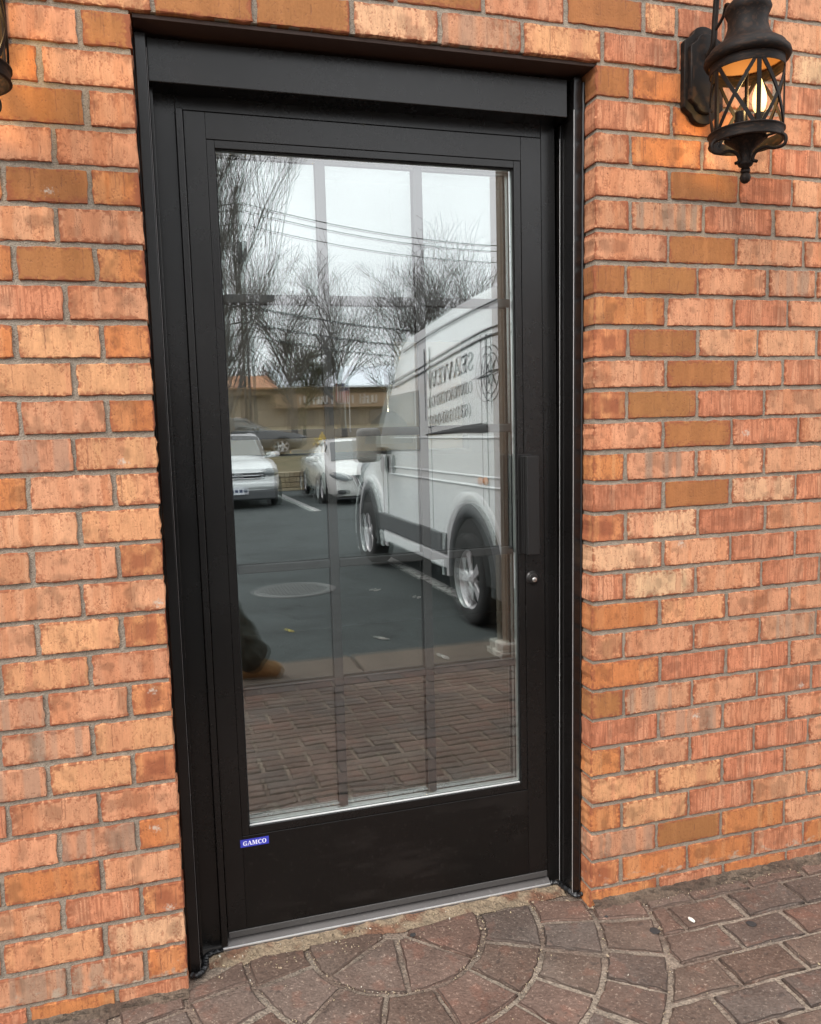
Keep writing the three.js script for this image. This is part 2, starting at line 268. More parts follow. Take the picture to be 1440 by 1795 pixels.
// ------------------------------------------------------------------ door frame
const smudge = tex(512, 512, (u, v) => { const k = 0.80 + 0.40 * tnoise(u, v, 6, 5, 11) + 0.12 * (tnoise(u, v, 90, 2, 12) - 0.5); return [k * 0.5, k * 0.5, k * 0.5]; }, false, 1.1);
const dust = tex(512, 512, (u, v) => { const n = tnoise(u, v, 5, 5, 13), s = tnoise(u, v, 120, 2, 14), k = 0.62 + 0.5 * n + 0.25 * sstep(0.72, 0.9, s); return [k * 0.6, k * 0.575, k * 0.565]; }, false, 0.9);
const frameMat = new THREE.MeshPhysicalMaterial({ color: col(0.0125, 0.0112, 0.0107), roughness: 0.52, roughnessMap: smudge, map: dust, specularIntensity: 0.85 });
const grime = tex(512, 512, (u, v) => { const n = tnoise(u, v, 4, 5, 15), s = tnoise(u * 0.25, v, 40, 3, 16), q = sstep(0.5, 0.8, s) * sstep(0.4, 0.65, n), d = sstep(0.74, 0.84, tnoise(u, v, 150, 2, 17)), k = 0.42 + 0.35 * n + 0.7 * q + 0.8 * d; return [k * 0.62, k * 0.58, k * 0.55]; }, false, 0.85);
const railMat = new THREE.MeshPhysicalMaterial({ color: col(0.0125, 0.0112, 0.0107), roughness: 0.62, roughnessMap: smudge, map: grime, specularIntensity: 0.8 });
const trimMat = new THREE.MeshPhysicalMaterial({ color: col(0.014, 0.0128, 0.0124), roughness: 0.42, roughnessMap: smudge, map: dust, specularIntensity: 0.9 });
const sealMat = mat([0.010, 0.010, 0.011], { roughness: 0.35 });
const Z = -0.13;                                                // face of the door leaf
const frame = thing('door_frame', 'dark bronze metal door frame set in the brick doorway', 'door frame', [0, 0, 0]);
const TL = 0.0175;                                              // the right trim follows the leaning brick edge
part(frame, 'trim', bx(0.0015, 0.0285, -0.043, 2.183, -0.235, -0.055, 0.004), trimMat, 'left outer trim of the frame');
part(frame, 'trim', lean(bx(1.0555, 1.0795, -0.043, 2.183, -0.235, -0.055, 0.004), 0.0085), trimMat, 'right outer trim of the frame');
part(frame, 'jamb', [bx(0.0285, 0.0835, -0.036, 2.2, -0.24, -0.136, 0.0015), bx(0.0285, 0.0365, -0.036, 2.085, -0.2, -0.100, 0.002)], frameMat);
part(frame, 'jamb', [bx(1.017, 1.0575, -0.036, 2.2, -0.24, -0.1345, 0.0015), lean(bx(1.0505, 1.0555, -0.036, 2.085, -0.2, -0.123, 0.0015), 0.0085)], frameMat);
const highlightMat = new THREE.MeshPhysicalMaterial({ color: col(0.62, 0.61, 0.60), metalness: 0.5, roughness: 0.35 });  // pale strips added to draw the highlight lines on trim and jamb edges
part(frame, 'highlight_strip', lean(bx(1.0552, 1.0566, -0.036, 2.10, -0.0562, -0.0544, 0.0004), 0.0085), highlightMat, 'bright strip standing for the highlight along the right trim edge');
part(frame, 'highlight_strip', lean(bx(1.0494, 1.0507, -0.033, 2.05, -0.1245, -0.1226, 0.0004), 0.0085), highlightMat, 'bright strip standing for the highlight along the right jamb edge');
part(frame, 'highlight_strip', bx(0.0280, 0.0287, -0.036, 2.15, -0.0562, -0.0546, 0.0002), new THREE.MeshPhysicalMaterial({ color: col(0.22, 0.21, 0.21), metalness: 0.4, roughness: 0.35 }), 'grey strip standing for the dim highlight along the left trim edge');
part(frame, 'header_box', bx(0.0285, 1.064, 2.0855, 2.180, -0.2, -0.072, 0.0025), frameMat);
part(frame, 'head', [bx(0.0835, 1.017, 2.0535, 2.197, -0.24, -0.137, 0.0015), bx(0.0285, 1.07, 2.1815, 2.197, -0.2, -0.098, 0.001)], frameMat);
{ // sill: sloping aluminium saddle with a bright nosing
  const s = new THREE.Shape([[-0.116, -0.041], [-0.116, -0.0325], [-0.1185, -0.030], [-0.150, -0.0155], [-0.235, -0.014], [-0.235, -0.041]].map((p) => new THREE.Vector2(p[0], p[1])));
  const g = new THREE.ExtrudeGeometry(s, { depth: 0.934, bevelEnabled: false }); g.rotateY(-Math.PI / 2); g.translate(1.018, 0, 0);
  // shape x is z: after the turn x runs along -depth
  part(frame, 'threshold', meterUV(g), new THREE.MeshPhysicalMaterial({ color: col(0.30, 0.29, 0.285), metalness: 0.55, roughness: 0.62, map: dust }), 'grey aluminium threshold under the door');
  part(frame, 'nosing', bx(0.085, 1.017, -0.0345, -0.0300, -0.1185, -0.1145, 0.0008), new THREE.MeshPhysicalMaterial({ color: col(0.78, 0.78, 0.78), metalness: 0.7, roughness: 0.35 }));
}
{ // beads of black sealant
  const bead = (pts, r, n, seed, flat) => { const g = tube(pts, r, n, 7), p = g.attributes.position; for (let i = 0; i < p.count; i++) { const k = (fbm(p.getX(i) * 60 + seed, p.getY(i) * 45 + p.getZ(i) * 70, 3) - 0.5); p.setXYZ(i, p.getX(i) + k * r * 0.45, p.getY(i) + k * r * 0.3, p.getZ(i) + k * r * 0.5); } if (flat) for (let i = 0; i < p.count; i++) { const q = fbm(p.getX(i) * 140 + seed, p.getZ(i) * 140, 3) - 0.5; p.setXYZ(i, p.getX(i) + q * 0.012, -0.043 + (p.getY(i) + 0.043) * (0.75 + 0.9 * q), p.getZ(i) + q * 0.010); } g.computeVertexNormals(); return g; };
  const ys = (a, b, f) => { const r = []; for (let i = 0; i <= 40; i++) r.push(f(a + (b - a) * i / 40)); return r; };
  part(frame, 'sealant', [bead(ys(-0.03, 2.17, (y) => [cornerX(y) - 0.0045, y, -0.060]), 0.0048, 300, 3), bead(ys(-0.03, 2.17, (y) => [0.0005, y, -0.060]), 0.0026, 300, 9)], sealMat);
  part(frame, 'sealant', [bead([[0.003, -0.038, -0.05], [0.02, -0.038, -0.046], [0.034, -0.037, -0.06], [0.04, -0.036, -0.09], [0.05, -0.033, -0.112], [0.085, -0.031, -0.118]], 0.008, 90, 5, true), bead([[1.083, -0.036, -0.05], [1.065, -0.036, -0.047], [1.052, -0.034, -0.07], [1.04, -0.032, -0.118], [1.017, -0.031, -0.122]], 0.008, 90, 6, true)], sealMat);
  const q = bead(ys(1.55, 2.05, (y) => [1.058 + 0.0085 * y, y, -0.1185]), 0.003, 120, 8); part(frame, 'sealant', q, sealMat);
}
// ------------------------------------------------------------------ glazed door
const door = thing('glass_door', 'black framed glass door with slim grid bars, pull handle and blue sticker', 'door', [0, 0, 0]);
const gx0 = 0.1695, gx1 = 0.9375, gy0 = 0.2785, gy1 = 1.9705, gz = -0.145;
part(door, 'stile', bx(0.1015, 0.1505, -0.004, 2.050, -0.2, Z, 0.0012), frameMat);
part(door, 'stile', bx(0.9570, 1.0145, -0.004, 2.050, -0.2, Z, 0.0012), frameMat);
part(door, 'top_rail', bx(0.1508, 0.9567, 1.9895, 2.050, -0.2, Z - 0.0006, 0.001), frameMat);
part(door, 'bottom_rail', bx(0.1508, 0.9567, -0.004, 0.2560, -0.2, Z - 0.0006, 0.001), railMat);
part(door, 'door_sweep', bx(0.104, 1.012, -0.013, 0.0035, Z, Z + 0.004, 0.0015), new THREE.MeshPhysicalMaterial({ color: col(0.13, 0.127, 0.125), metalness: 0.2, roughness: 0.6, map: dust }));
const beadZ = Z - 0.0025;
for (const b of [[0.1508, gx0, 0.2565, 1.9892], [gx1, 0.9567, 0.2565, 1.9892], [gx0 + 0.0003, gx1 - 0.0003, gy1, 1.9892], [gx0 + 0.0003, gx1 - 0.0003, 0.2565, gy0]]) part(door, 'glazing_bead', bx(b[0], b[1], b[2], b[3], -0.2, beadZ, 0.0015), frameMat);
part(door, 'hinge', [bx(0.0838, 0.1002, -0.030, 2.051, -0.2, -0.1185, 0.0025)], frameMat, 'full height continuous hinge cover');
const spacerMat = new THREE.MeshPhysicalMaterial({ color: col(0.62, 0.62, 0.61), metalness: 0.75, roughness: 0.32 });
part(door, 'spacer', [bx(gx0, gx1, gy0 - 0.004, gy0 + 0.0035, -0.1675, -0.1505, 0.0005), bx(gx0, gx1, gy1 - 0.002, gy1 + 0.004, -0.1675, -0.1505, 0.0005), bx(gx0 - 0.005, gx0 + 0.0008, gy0 + 0.0036, gy1 - 0.0021, -0.1675, -0.1505, 0.0005), bx(gx1 - 0.0008, gx1 + 0.005, gy0 + 0.0036, gy1 - 0.0021, -0.1675, -0.1505, 0.0005)], spacerMat, 'bright metal spacer round the double glazing');
part(door, 'glass_gasket', [bx(gx0 + 0.0002, gx0 + 0.003, gy0 + 0.003, gy1 - 0.0031, -0.1446, -0.138, 0.0008), bx(gx1 - 0.003, gx1 - 0.0002, gy0 + 0.003, gy1 - 0.0031, -0.1446, -0.138, 0.0008), bx(gx0 + 0.0002, gx1 - 0.0002, gy1 - 0.003, gy1 - 0.0002, -0.1446, -0.138, 0.0008)], mat([0.008, 0.008, 0.008], { roughness: 0.8 }));
part(door, 'gasket', [bx(gx0 + 0.002, gx1 - 0.002, gy0 - 0.002, gy0 + 0.0022, -0.1442, -0.1385, 0.0008)], mat([0.55, 0.55, 0.54], { roughness: 0.5 }), 'pale sealing strip along the bottom of the glass');
const barMat = mat([0.030, 0.027, 0.0275], { roughness: 0.55 });
const vx = [0.4255, 0.6790], hy = [0.6300, 0.9500, 1.2900, 1.6250];
for (const x of vx) part(door, 'grid_bar', bx(x - 0.0118, x + 0.0118, gy0 + 0.006, gy1 - 0.006, -0.1635, -0.1535, 0.003), barMat);
for (const y of hy) part(door, 'grid_bar', [bx(gx0 + 0.006, vx[0] - 0.0121, y - 0.0112, y + 0.0112, -0.1630, -0.1540, 0.003), bx(vx[0] + 0.0121, vx[1] - 0.0121, y - 0.0112, y + 0.0112, -0.1630, -0.1540, 0.003), bx(vx[1] + 0.0121, gx1 - 0.006, y - 0.0112, y + 0.0112, -0.1630, -0.1540, 0.003)], barMat);
// two coated panes; the inner one is bowed a hair out of parallel, which doubles what they mirror
const paneMat = new THREE.MeshPhysicalMaterial({ color: col(0.90, 0.96, 0.94), roughness: 0, transmission: 1, thickness: 0, ior: 2.95 });
const innerPaneMat = paneMat.clone(); innerPaneMat.ior = 4.1;
function pane(z, ry, rx) { const g = new THREE.PlaneGeometry(gx1 - gx0 + 0.01, gy1 - gy0 + 0.01); g.rotateY(ry); g.rotateX(rx); g.translate((gx0 + gx1) / 2, (gy0 + gy1) / 2, z); return g; }
part(door, 'pane', pane(-0.146, 0, 0), paneMat);
part(door, 'pane', pane(-0.171, 0.0027, -0.0003), innerPaneMat);
{ // offset pull handle and lock
  const h = part(door, 'pull_handle', [bx(0.9435, 0.9775, 0.9455, 1.2135, -0.128, -0.081, 0.003), bx(0.9415, 0.9775, 0.9455, 1.2135, -0.0885, -0.079, 0.002), bx(0.9405, 0.9455, 0.9465, 1.2125, -0.104, -0.099, 0.001), bx(0.9405, 0.9455, 0.9465, 1.2125, -0.118, -0.113, 0.001), bx(0.9355, 0.978, 0.942, 1.217, -0.1305, -0.1265, 0.001)], new THREE.MeshPhysicalMaterial({ color: col(0.011, 0.010, 0.0098), roughness: 0.42, specularIntensity: 0.8 }), 'slab pull handle on the right of the door');
  const l = part(door, 'lock_cylinder', (() => { const g = lathe([[0, 0.012], [0.0125, 0.012], [0.0140, 0.011], [0.0150, 0.005], [0.0185, 0.0045], [0.0195, 0.0015], [0.0195, 0]], 40); g.rotateX(Math.PI / 2); g.translate(0.9765, 0.8725, Z); return g; })(), mat([0.03, 0.028, 0.027], { roughness: 0.3, metalness: 0.4 }));
  const k = lathe([[0, 0.0045], [0.0058, 0.0045], [0.0068, 0.003], [0.0068, 0]], 28); k.rotateX(Math.PI / 2); k.translate(0.9775, 0.8690, Z + 0.0115);
  part(l, 'key_core', k, new THREE.MeshPhysicalMaterial({ color: col(0.8, 0.78, 0.74), metalness: 1, roughness: 0.28 }));
  part(l, 'keyhole', bx(0.9769, 0.9781, 0.8652, 0.8722, Z + 0.0155, Z + 0.0163, 0), mat([0.01, 0.01, 0.01]));
}
{ // maker's sticker
  const c = document.createElement('canvas'); c.width = 256; c.height = 72; const x = c.getContext('2d');
  x.fillStyle = '#3a3fae'; x.fillRect(0, 0, 256, 72); x.strokeStyle = '#23276f'; x.lineWidth = 3; x.strokeRect(1, 1, 254, 70); x.fillStyle = '#eceaf6'; x.font = 'bold 54px serif'; x.textAlign = 'center'; x.textBaseline = 'middle'; x.fillText('GAMCO', 128, 38, 240);
  const t = new THREE.CanvasTexture(c); t.colorSpace = THREE.SRGBColorSpace;
  const g = new RoundedBoxGeometry(0.074, 0.0215, 0.0006, 1, 0.0002); g.translate(0.1815, 0.2375, Z + 0.0004);
  const u = g.attributes.uv, p = g.attributes.position; for (let i = 0; i < u.count; i++) u.setXY(i, (p.getX(i) - 0.1445) / 0.074, (p.getY(i) - 0.22675) / 0.0215);
  part(door, 'sticker', g, new THREE.MeshPhysicalMaterial({ map: t, roughness: 0.4 }), 'small blue sticker reading GAMCO');
}
// ------------------------------------------------------------------ wall lanterns
const ironTex = tex(256, 256, (u, v) => { const n = tnoise(u, v, 8, 5, 21), s = tnoise(u, v, 60, 2, 22), r = sstep(0.5, 0.7, n); return mix3([0.008, 0.0065, 0.006], [0.034, 0.018, 0.011], r * 0.7 + 0.2 * s); }, true, 6);
const iron = new THREE.MeshPhysicalMaterial({ map: ironTex, roughness: 0.55, specularIntensity: 0.28 });
const ironIn = new THREE.MeshPhysicalMaterial({ color: col(0.20, 0.085, 0.022), roughness: 0.6, metalness: 0.2 });
function makeLantern(x, label) {
  const t = thing('wall_lantern', label, 'wall lamp', [x, 1.97, 0], 0, 'lanterns on either side of the door');
  const AX = 0.185, R = 0.0835, top = 0.178;
  { // scalloped back plate, bevelled in two steps
    const sh = (k) => { const s = new THREE.Shape(), w = 0.058 * k, a = 0.082 * k; s.moveTo(-w, -a); s.lineTo(-w, a); s.bezierCurveTo(-w * 0.85, a + 0.012 * k, -w * 0.62, a + 0.012 * k, -w * 0.55, a + 0.024 * k); s.bezierCurveTo(-w * 0.4, a + 0.046 * k, w * 0.4, a + 0.046 * k, w * 0.55, a + 0.024 * k); s.bezierCurveTo(w * 0.62, a + 0.012 * k, w * 0.85, a + 0.012 * k, w, a); s.lineTo(w, -a); s.bezierCurveTo(w * 0.85, -a - 0.012 * k, w * 0.62, -a - 0.012 * k, w * 0.55, -a - 0.024 * k); s.bezierCurveTo(w * 0.4, -a - 0.046 * k, -w * 0.4, -a - 0.046 * k, -w * 0.55, -a - 0.024 * k); s.bezierCurveTo(-w * 0.62, -a - 0.012 * k, -w * 0.85, -a - 0.012 * k, -w, -a); return s; };
    const e = (k, d, z, b) => { const g = new THREE.ExtrudeGeometry(sh(k), { depth: d, bevelEnabled: true, bevelSize: b, bevelThickness: b, bevelSegments: 3, curveSegments: 14 }); g.translate(0, 0.212, z); return toCreasedNormals(g, 0.5); };
    part(t, 'back_plate', [e(0.96, 0.014, 0.004, 0.003), e(0.76, 0.012, 0.018, 0.005)], iron);
  }
  part(t, 'arm', [tube([[0, 0.25, 0.03], [0, 0.27, 0.055], [0, 0.33, 0.062], [0, 0.41, 0.075], [0, 0.465, 0.12], [0, 0.46, 0.17], [0, 0.42, 0.19], [0, 0.37, 0.19]], 0.0075, 60, 10), tube([[0, 0.305, 0.066], [0.004, 0.325, 0.088], [0, 0.345, 0.105], [0, 0.335, 0.118], [0, 0.322, 0.11]], 0.004, 30, 8), tube([[0, 0.40, 0.075], [0, 0.375, 0.10], [0, 0.35, 0.13], [0, 0.368, 0.148], [0, 0.385, 0.14]], 0.004, 30, 8)], iron);
  const at = (g, y = 0) => { g.translate(0, y, AX); return g; };
  const roof = part(t, 'lamp_roof', at(lathe([[0.086, 0.172], [0.094, 0.174], [0.0985, 0.182], [0.0965, 0.191], [0.090, 0.198], [0.085, 0.206], [0.074, 0.214], [0.060, 0.223], [0.051, 0.238], [0.0455, 0.258], [0.0455, 0.276], [0.050, 0.286], [0.0535, 0.294], [0.050, 0.304], [0.040, 0.314], [0.026, 0.324], [0.014, 0.338], [0.012, 0.36], [0, 0.365]], 56)), iron);
  part(roof, 'lining', at(lathe([[0.0935, 0.1755], [0.089, 0.186], [0.072, 0.209], [0.05, 0.219], [0.0, 0.221]], 48)), ironIn);
  part(t, 'band', at((() => { const g = lathe([[R - 0.001, 0.152], [R + 0.0015, 0.152], [R + 0.0015, 0.176], [R - 0.001, 0.176], [R - 0.001, 0.152]], 56); return g; })()), iron);
  part(t, 'ring', at(lathe([[R - 0.003, -0.012], [R + 0.001, -0.012], [R + 0.003, -0.010], [R + 0.001, -0.007], [R + 0.001, 0.010], [R + 0.0045, 0.012], [R + 0.0045, 0.015], [R - 0.003, 0.015], [R - 0.003, -0.012]], 64)), iron);
  const strip = (pts, w, th = 0.0016) => {                       // flat strap lying on the cage's cylinder
    const pos = [], idx = [], n = pts.length;
    pts.forEach(([a, y], i) => { const q = pts[Math.min(i + 1, n - 1)], p = pts[Math.max(i - 1, 0)], ta = (q[0] - p[0]) * R, ty = q[1] - p[1], L = Math.hypot(ta, ty), na = -ty / L, ny = ta / L;
      for (const [s, r] of [[-1, R - th], [-1, R + th * 0.3], [1, R + th * 0.3], [1, R - th]]) { const A = a + s * na * w / 2 / R, Y = y + s * ny * w / 2; pos.push(Math.sin(A) * r, Y, Math.cos(A) * r); } });
    for (let i = 0; i < n - 1; i++) for (let k = 0; k < 4; k++) { const a = i * 4 + k, b = i * 4 + (k + 1) % 4; idx.push(a, b, a + 4, b, b + 4, a + 4); }
    const g = new THREE.BufferGeometry(); g.setAttribute('position', new THREE.Float32BufferAttribute(pos, 3)); g.setIndex(idx); g.computeVertexNormals(); return at(toCreasedNormals(g, 0.6));
  };
  const nb = 5, off = -0.35;
  for (let k = 0; k < nb; k++) {
    const a = off + k * Math.PI * 2 / nb, b = a + Math.PI * 2 / nb;
    part(t, 'upright', strip([[a, 0.01], [a, 0.155]], 0.0095, 0.003), iron);
    const run = (p, q) => { const r = []; for (let i = 0; i <= 14; i++) r.push([lerp(p, q, i / 14), lerp(0.004, 0.162, i / 14)]); return r; };
    part(t, 'cross_strap', [strip(run(a + 0.05, b - 0.05), 0.0085), strip(run(b - 0.05, a + 0.05).map(([p, y]) => [p, y]), 0.0085, 0.0030)], iron);
  }
  part(t, 'candle_holder', [at(cyl([0, -0.02, 0], [0, 0.16, 0], 0.0045)), at(lathe([[0, -0.006], [0.045, -0.004], [0.05, 0.0], [0.03, -0.016], [0.016, -0.03], [0.012, -0.05], [0.019, -0.056], [0.016, -0.062], [0.009, -0.066], [0.011, -0.07], [0, -0.075]], 32)), ...[0, 1, 2].map((k) => at(cyl([0, -0.006, 0], [Math.sin(k * 2.094 + 0.5) * R, -0.002, Math.cos(k * 2.094 + 0.5) * R], 0.0035)))], iron);
  for (const [k, lit] of [[0, 1], [1, 0], [2, 0]]) {
    const a = 0.95 + k * 2.094, px = Math.sin(a) * 0.029, pz = Math.cos(a) * 0.029;
    const s = part(t, 'socket', at((() => { const g = lathe([[0, -0.004], [0.0115, -0.004], [0.0115, 0.056], [0, 0.056]], 20); g.translate(px, 0, pz); return g; })()), iron);
    const g = lathe([[0, 0.056], [0.0085, 0.057], [0.0135, 0.066], [0.0168, 0.082], [0.0155, 0.098], [0.0105, 0.116], [0.0055, 0.130], [0.0018, 0.140], [0, 0.142]], 24); g.translate(px, 0, pz);
    if (lit) {
      part(s, 'bulb', at(g), new THREE.MeshPhysicalMaterial({ color: col(1, 0.9, 0.7), emissive: col(1, 0.65, 0.22), emissiveIntensity: 1.0, roughness: 0.3 }), 'glowing flame shaped bulb');
      const l = new THREE.PointLight(new THREE.Color().setRGB(1, 0.66, 0.26), 0.075); l.name = 'bulb_light'; l.position.set(px, 0.092, AX + pz); l.castShadow = true; l.shadow.radius = 0.8; s.add(l);
    }
  }
  part(t, 'scroll', [0, 1, 2].map((k) => { const a = 0.5 + k * 2.094, P = (r, y) => [Math.sin(a) * r, y, AX + Math.cos(a) * r]; return tube([P(0.0835, -0.006), P(0.094, -0.018), P(0.091, -0.034), P(0.07, -0.037), P(0.045, -0.03), P(0.022, -0.038), P(0.018, -0.052), P(0.028, -0.058)], 0.004, 44, 8); }), iron);
  part(t, 'finial', [at(lathe([[0, -0.072], [0.012, -0.073], [0.010, -0.079], [0.006, -0.078], [0.0105, -0.082], [0.0130, -0.090], [0.0105, -0.098], [0.0055, -0.1025], [0, -0.1035]], 28))], iron);
  return t;
}
makeLantern(1.407, 'dark iron wall lantern with lit flame bulb on the brick right of the door');
makeLantern(-0.300, 'dark iron wall lantern cut off at the left edge above the left brickwork');
// ------------------------------------------------------------------ sidewalk of dark brown pavers
reseed(4242);
const walkY = (z) => -0.045 - 0.012 * Math.max(0, z);
const paveTex = tex(1024, 1024, (u, v) => {
  const n = tnoise(u, v, 7, 5, 31), f = tnoise(u, v, 140, 3, 32), g = tnoise(u, v, 22, 4, 33), b = tnoise(u, v, 3, 3, 34), k = 0.70 + 0.54 * n + 0.6 * (f - 0.5) + 0.25 * (g - 0.5);
  let c = mix3([0.114, 0.081, 0.065], [0.132, 0.102, 0.085], sstep(0.35, 0.7, b)); c = mix3(c, [0.150, 0.075, 0.053], 0.38 * sstep(0.56, 0.75, g));
  c = mix3(c, [0.33, 0.27, 0.22], 0.55 * sstep(0.72, 0.82, tnoise(u, v, 180, 2, 35))); c = mix3(c, [0.05, 0.04, 0.035], 0.6 * sstep(0.74, 0.84, tnoise(u, v, 48, 3, 36)));
  return [c[0] * k, c[1] * k, c[2] * k];
}, true, 1.25);
const paveBump = tex(1024, 1024, (u, v) => { const h = 0.45 * tnoise(u, v, 16, 3, 37) + 0.3 * tnoise(u, v, 70, 2, 38) + 0.35 * tnoise(u, v, 190, 2, 39); return [h, h, h]; }, false, 1.25);
const paveMats = [[1.06, 0.98, 0.95], [1.12, 0.96, 0.91], [0.90, 0.90, 0.91], [1.10, 1.06, 1.02], [0.98, 0.89, 0.84]].map((c) => new THREE.MeshPhysicalMaterial({ color: col(...c), map: paveTex, bumpMap: paveBump, bumpScale: 0.005, roughness: 0.72, specularIntensity: 0.7 }));
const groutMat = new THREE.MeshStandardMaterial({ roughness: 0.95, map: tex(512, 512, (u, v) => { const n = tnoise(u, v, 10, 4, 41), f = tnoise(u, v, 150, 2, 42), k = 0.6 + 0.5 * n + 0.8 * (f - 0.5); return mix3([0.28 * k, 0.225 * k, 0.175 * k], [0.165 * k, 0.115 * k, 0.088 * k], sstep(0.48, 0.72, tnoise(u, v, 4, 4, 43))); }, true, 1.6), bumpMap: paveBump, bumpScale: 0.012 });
function slab(poly, drop = 0.02, bevel = 0.007, flat = 0.003) { // stone with worn rounded edge; poly is [x,z] counter-clockwise from above
  const P = []; const s = rnd() * 500;
  for (let i = 0; i < poly.length; i++) { const a = poly[i], b = poly[(i + 1) % poly.length], n = Math.max(2, Math.round(Math.hypot(b[0] - a[0], b[1] - a[1]) / 0.022)); for (let k = 0; k < n; k++) P.push([lerp(a[0], b[0], k / n), lerp(a[1], b[1], k / n)]); }
  const c = P.reduce((q, p) => [q[0] + p[0] / P.length, q[1] + p[1] / P.length], [0, 0]), n = P.length, dy = rr(-0.002, 0.002), tx = rr(-0.012, 0.012), tz = rr(-0.012, 0.012);
  const ringAt = (inset, down) => P.map(([x, z], i) => { const w = (fbm(x * 60 + s, z * 60, 3) - 0.5) * 0.008, d = Math.hypot(x - c[0], z - c[1]), k = 1 - (inset + w) / d, X = c[0] + (x - c[0]) * k, Zz = c[1] + (z - c[1]) * k; return [X, walkY(Zz) + dy - down + tx * (X - c[0]) + tz * (Zz - c[1]) + (vn(X * 40 + s, Zz * 40) - 0.5) * 0.002 * (down < 0.001 ? 1 : 0.3), Zz]; });
  const rings = [ringAt(0.0015, drop), ringAt(0.0015, 0.006), ringAt(bevel * 0.45, 0.0018), ringAt(bevel, 0.0), ringAt(bevel + 0.02, -0.0004)];
  const pos = [], idx = []; rings.forEach((r) => r.forEach((p) => pos.push(...p))); pos.push(c[0], walkY(c[1]) + dy, c[1]);
  for (let r = 0; r < rings.length - 1; r++) for (let i = 0; i < n; i++) { const a = r * n + i, b = r * n + (i + 1) % n; idx.push(a, a + n, b, b, a + n, b + n); }
  const last = (rings.length - 1) * n; for (let i = 0; i < n; i++) idx.push(last + i, last + n, last + (i + 1) % n);
  const g = new THREE.BufferGeometry(); g.setAttribute('position', new THREE.Float32BufferAttribute(pos, 3)); g.setIndex(idx); g.computeVertexNormals();
  if (g.attributes.normal.getY(pos.length / 3 - 1) < 0) { const ix = g.index.array; for (let i = 0; i < ix.length; i += 3) { const t = ix[i]; ix[i] = ix[i + 1]; ix[i + 1] = t; } g.computeVertexNormals(); }
  meterUV(g); const u = g.attributes.uv, ox = rnd() * 5, oz = rnd() * 5, q = Math.floor(rnd() * 4) * Math.PI / 2, cs = Math.cos(q), sn = Math.sin(q);
  for (let i = 0; i < u.count; i++) { const a = u.getX(i), b = u.getY(i); u.setXY(i, a * cs - b * sn + ox, a * sn + b * cs + oz); }
  return g;
}
function sheet(x0, x1, z0, z1, yf, nx, nz) { const g = new THREE.PlaneGeometry(x1 - x0, z1 - z0, nx, nz); g.rotateX(-Math.PI / 2); g.translate((x0 + x1) / 2, 0, (z0 + z1) / 2); const p = g.attributes.position; for (let i = 0; i < p.count; i++) p.setY(i, yf(p.getX(i), p.getZ(i))); g.computeVertexNormals(); return meterUV(g); }
const walk = new THREE.Mesh(sheet(-12, 14, -0.10, 2.06, (x, z) => walkY(z) - 0.006 + (fbm(x * 14, z * 14, 3) - 0.5) * 0.006, 420, 60), groutMat); walk.name = 'sidewalk'; walk.userData.kind = 'structure'; scene.add(walk);
const CX = 0.533, CZ = -0.064, RO = 0.705;
const wallZ = -0.004;
function clipPoly(poly, f) { const out = []; for (let i = 0; i < poly.length; i++) { const a = poly[i], b = poly[(i + 1) % poly.length], fa = f(a), fb = f(b); if (fa >= 0) out.push(a); if ((fa >= 0) !== (fb >= 0)) { const t = fa / (fa - fb); out.push([lerp(a[0], b[0], t), lerp(a[1], b[1], t)]); } } return out; }
function area(p) { let s = 0; for (let i = 0; i < p.length; i++) { const a = p[i], b = p[(i + 1) % p.length]; s += a[0] * b[1] - b[0] * a[1]; } return Math.abs(s / 2); }
const pick = () => paveMats[Math.floor(rnd() * paveMats.length)];
{ // the wheel of wedge pavers before the door
  const g = 0.0055, rings = [[0.028, 0.237, 7, 45.6], [0.237, 0.392, 13, 27], [0.392, 0.549, 23, 12.5], [0.549, RO, 30.4, 13.4]];
  for (const [r0, r1, n, a0] of rings) for (let k = -Math.ceil(n); k < n; k++) {
    const A = (a0 + k * 360 / n) * Math.PI / 180 + rr(-0.012, 0.012), B = (a0 + (k + 1) * 360 / n) * Math.PI / 180 + rr(-0.012, 0.012);
    if ((A + B) / 2 < -0.25 || (A + B) / 2 > Math.PI + 0.25) continue;
    const q = [], ga = g / r1, gb = Math.min(g / r0, (B - A) * 0.3), m = 6;
    for (let i = 0; i <= m; i++) { const t = lerp(A + gb, B - gb, i / m); q.push([CX + Math.cos(t) * (r0 + g), CZ + Math.sin(t) * (r0 + g)]); }
    for (let i = m; i >= 0; i--) { const t = lerp(A + ga, B - ga, i / m); q.push([CX + Math.cos(t) * (r1 - g), CZ + Math.sin(t) * (r1 - g)]); }
    let p = clipPoly(q, ([x, z]) => z - (x > 0.01 && x < 1.075 ? -0.082 + 0.016 * (fbm(x * 18, 2, 3) - 0.5) + 0.006 * Math.sin(x * 23) : wallZ + 0.004)); if (p.length < 3 || area(p) < 0.0006) continue;
    part(walk, 'paver', slab(p), pick());
  }
}
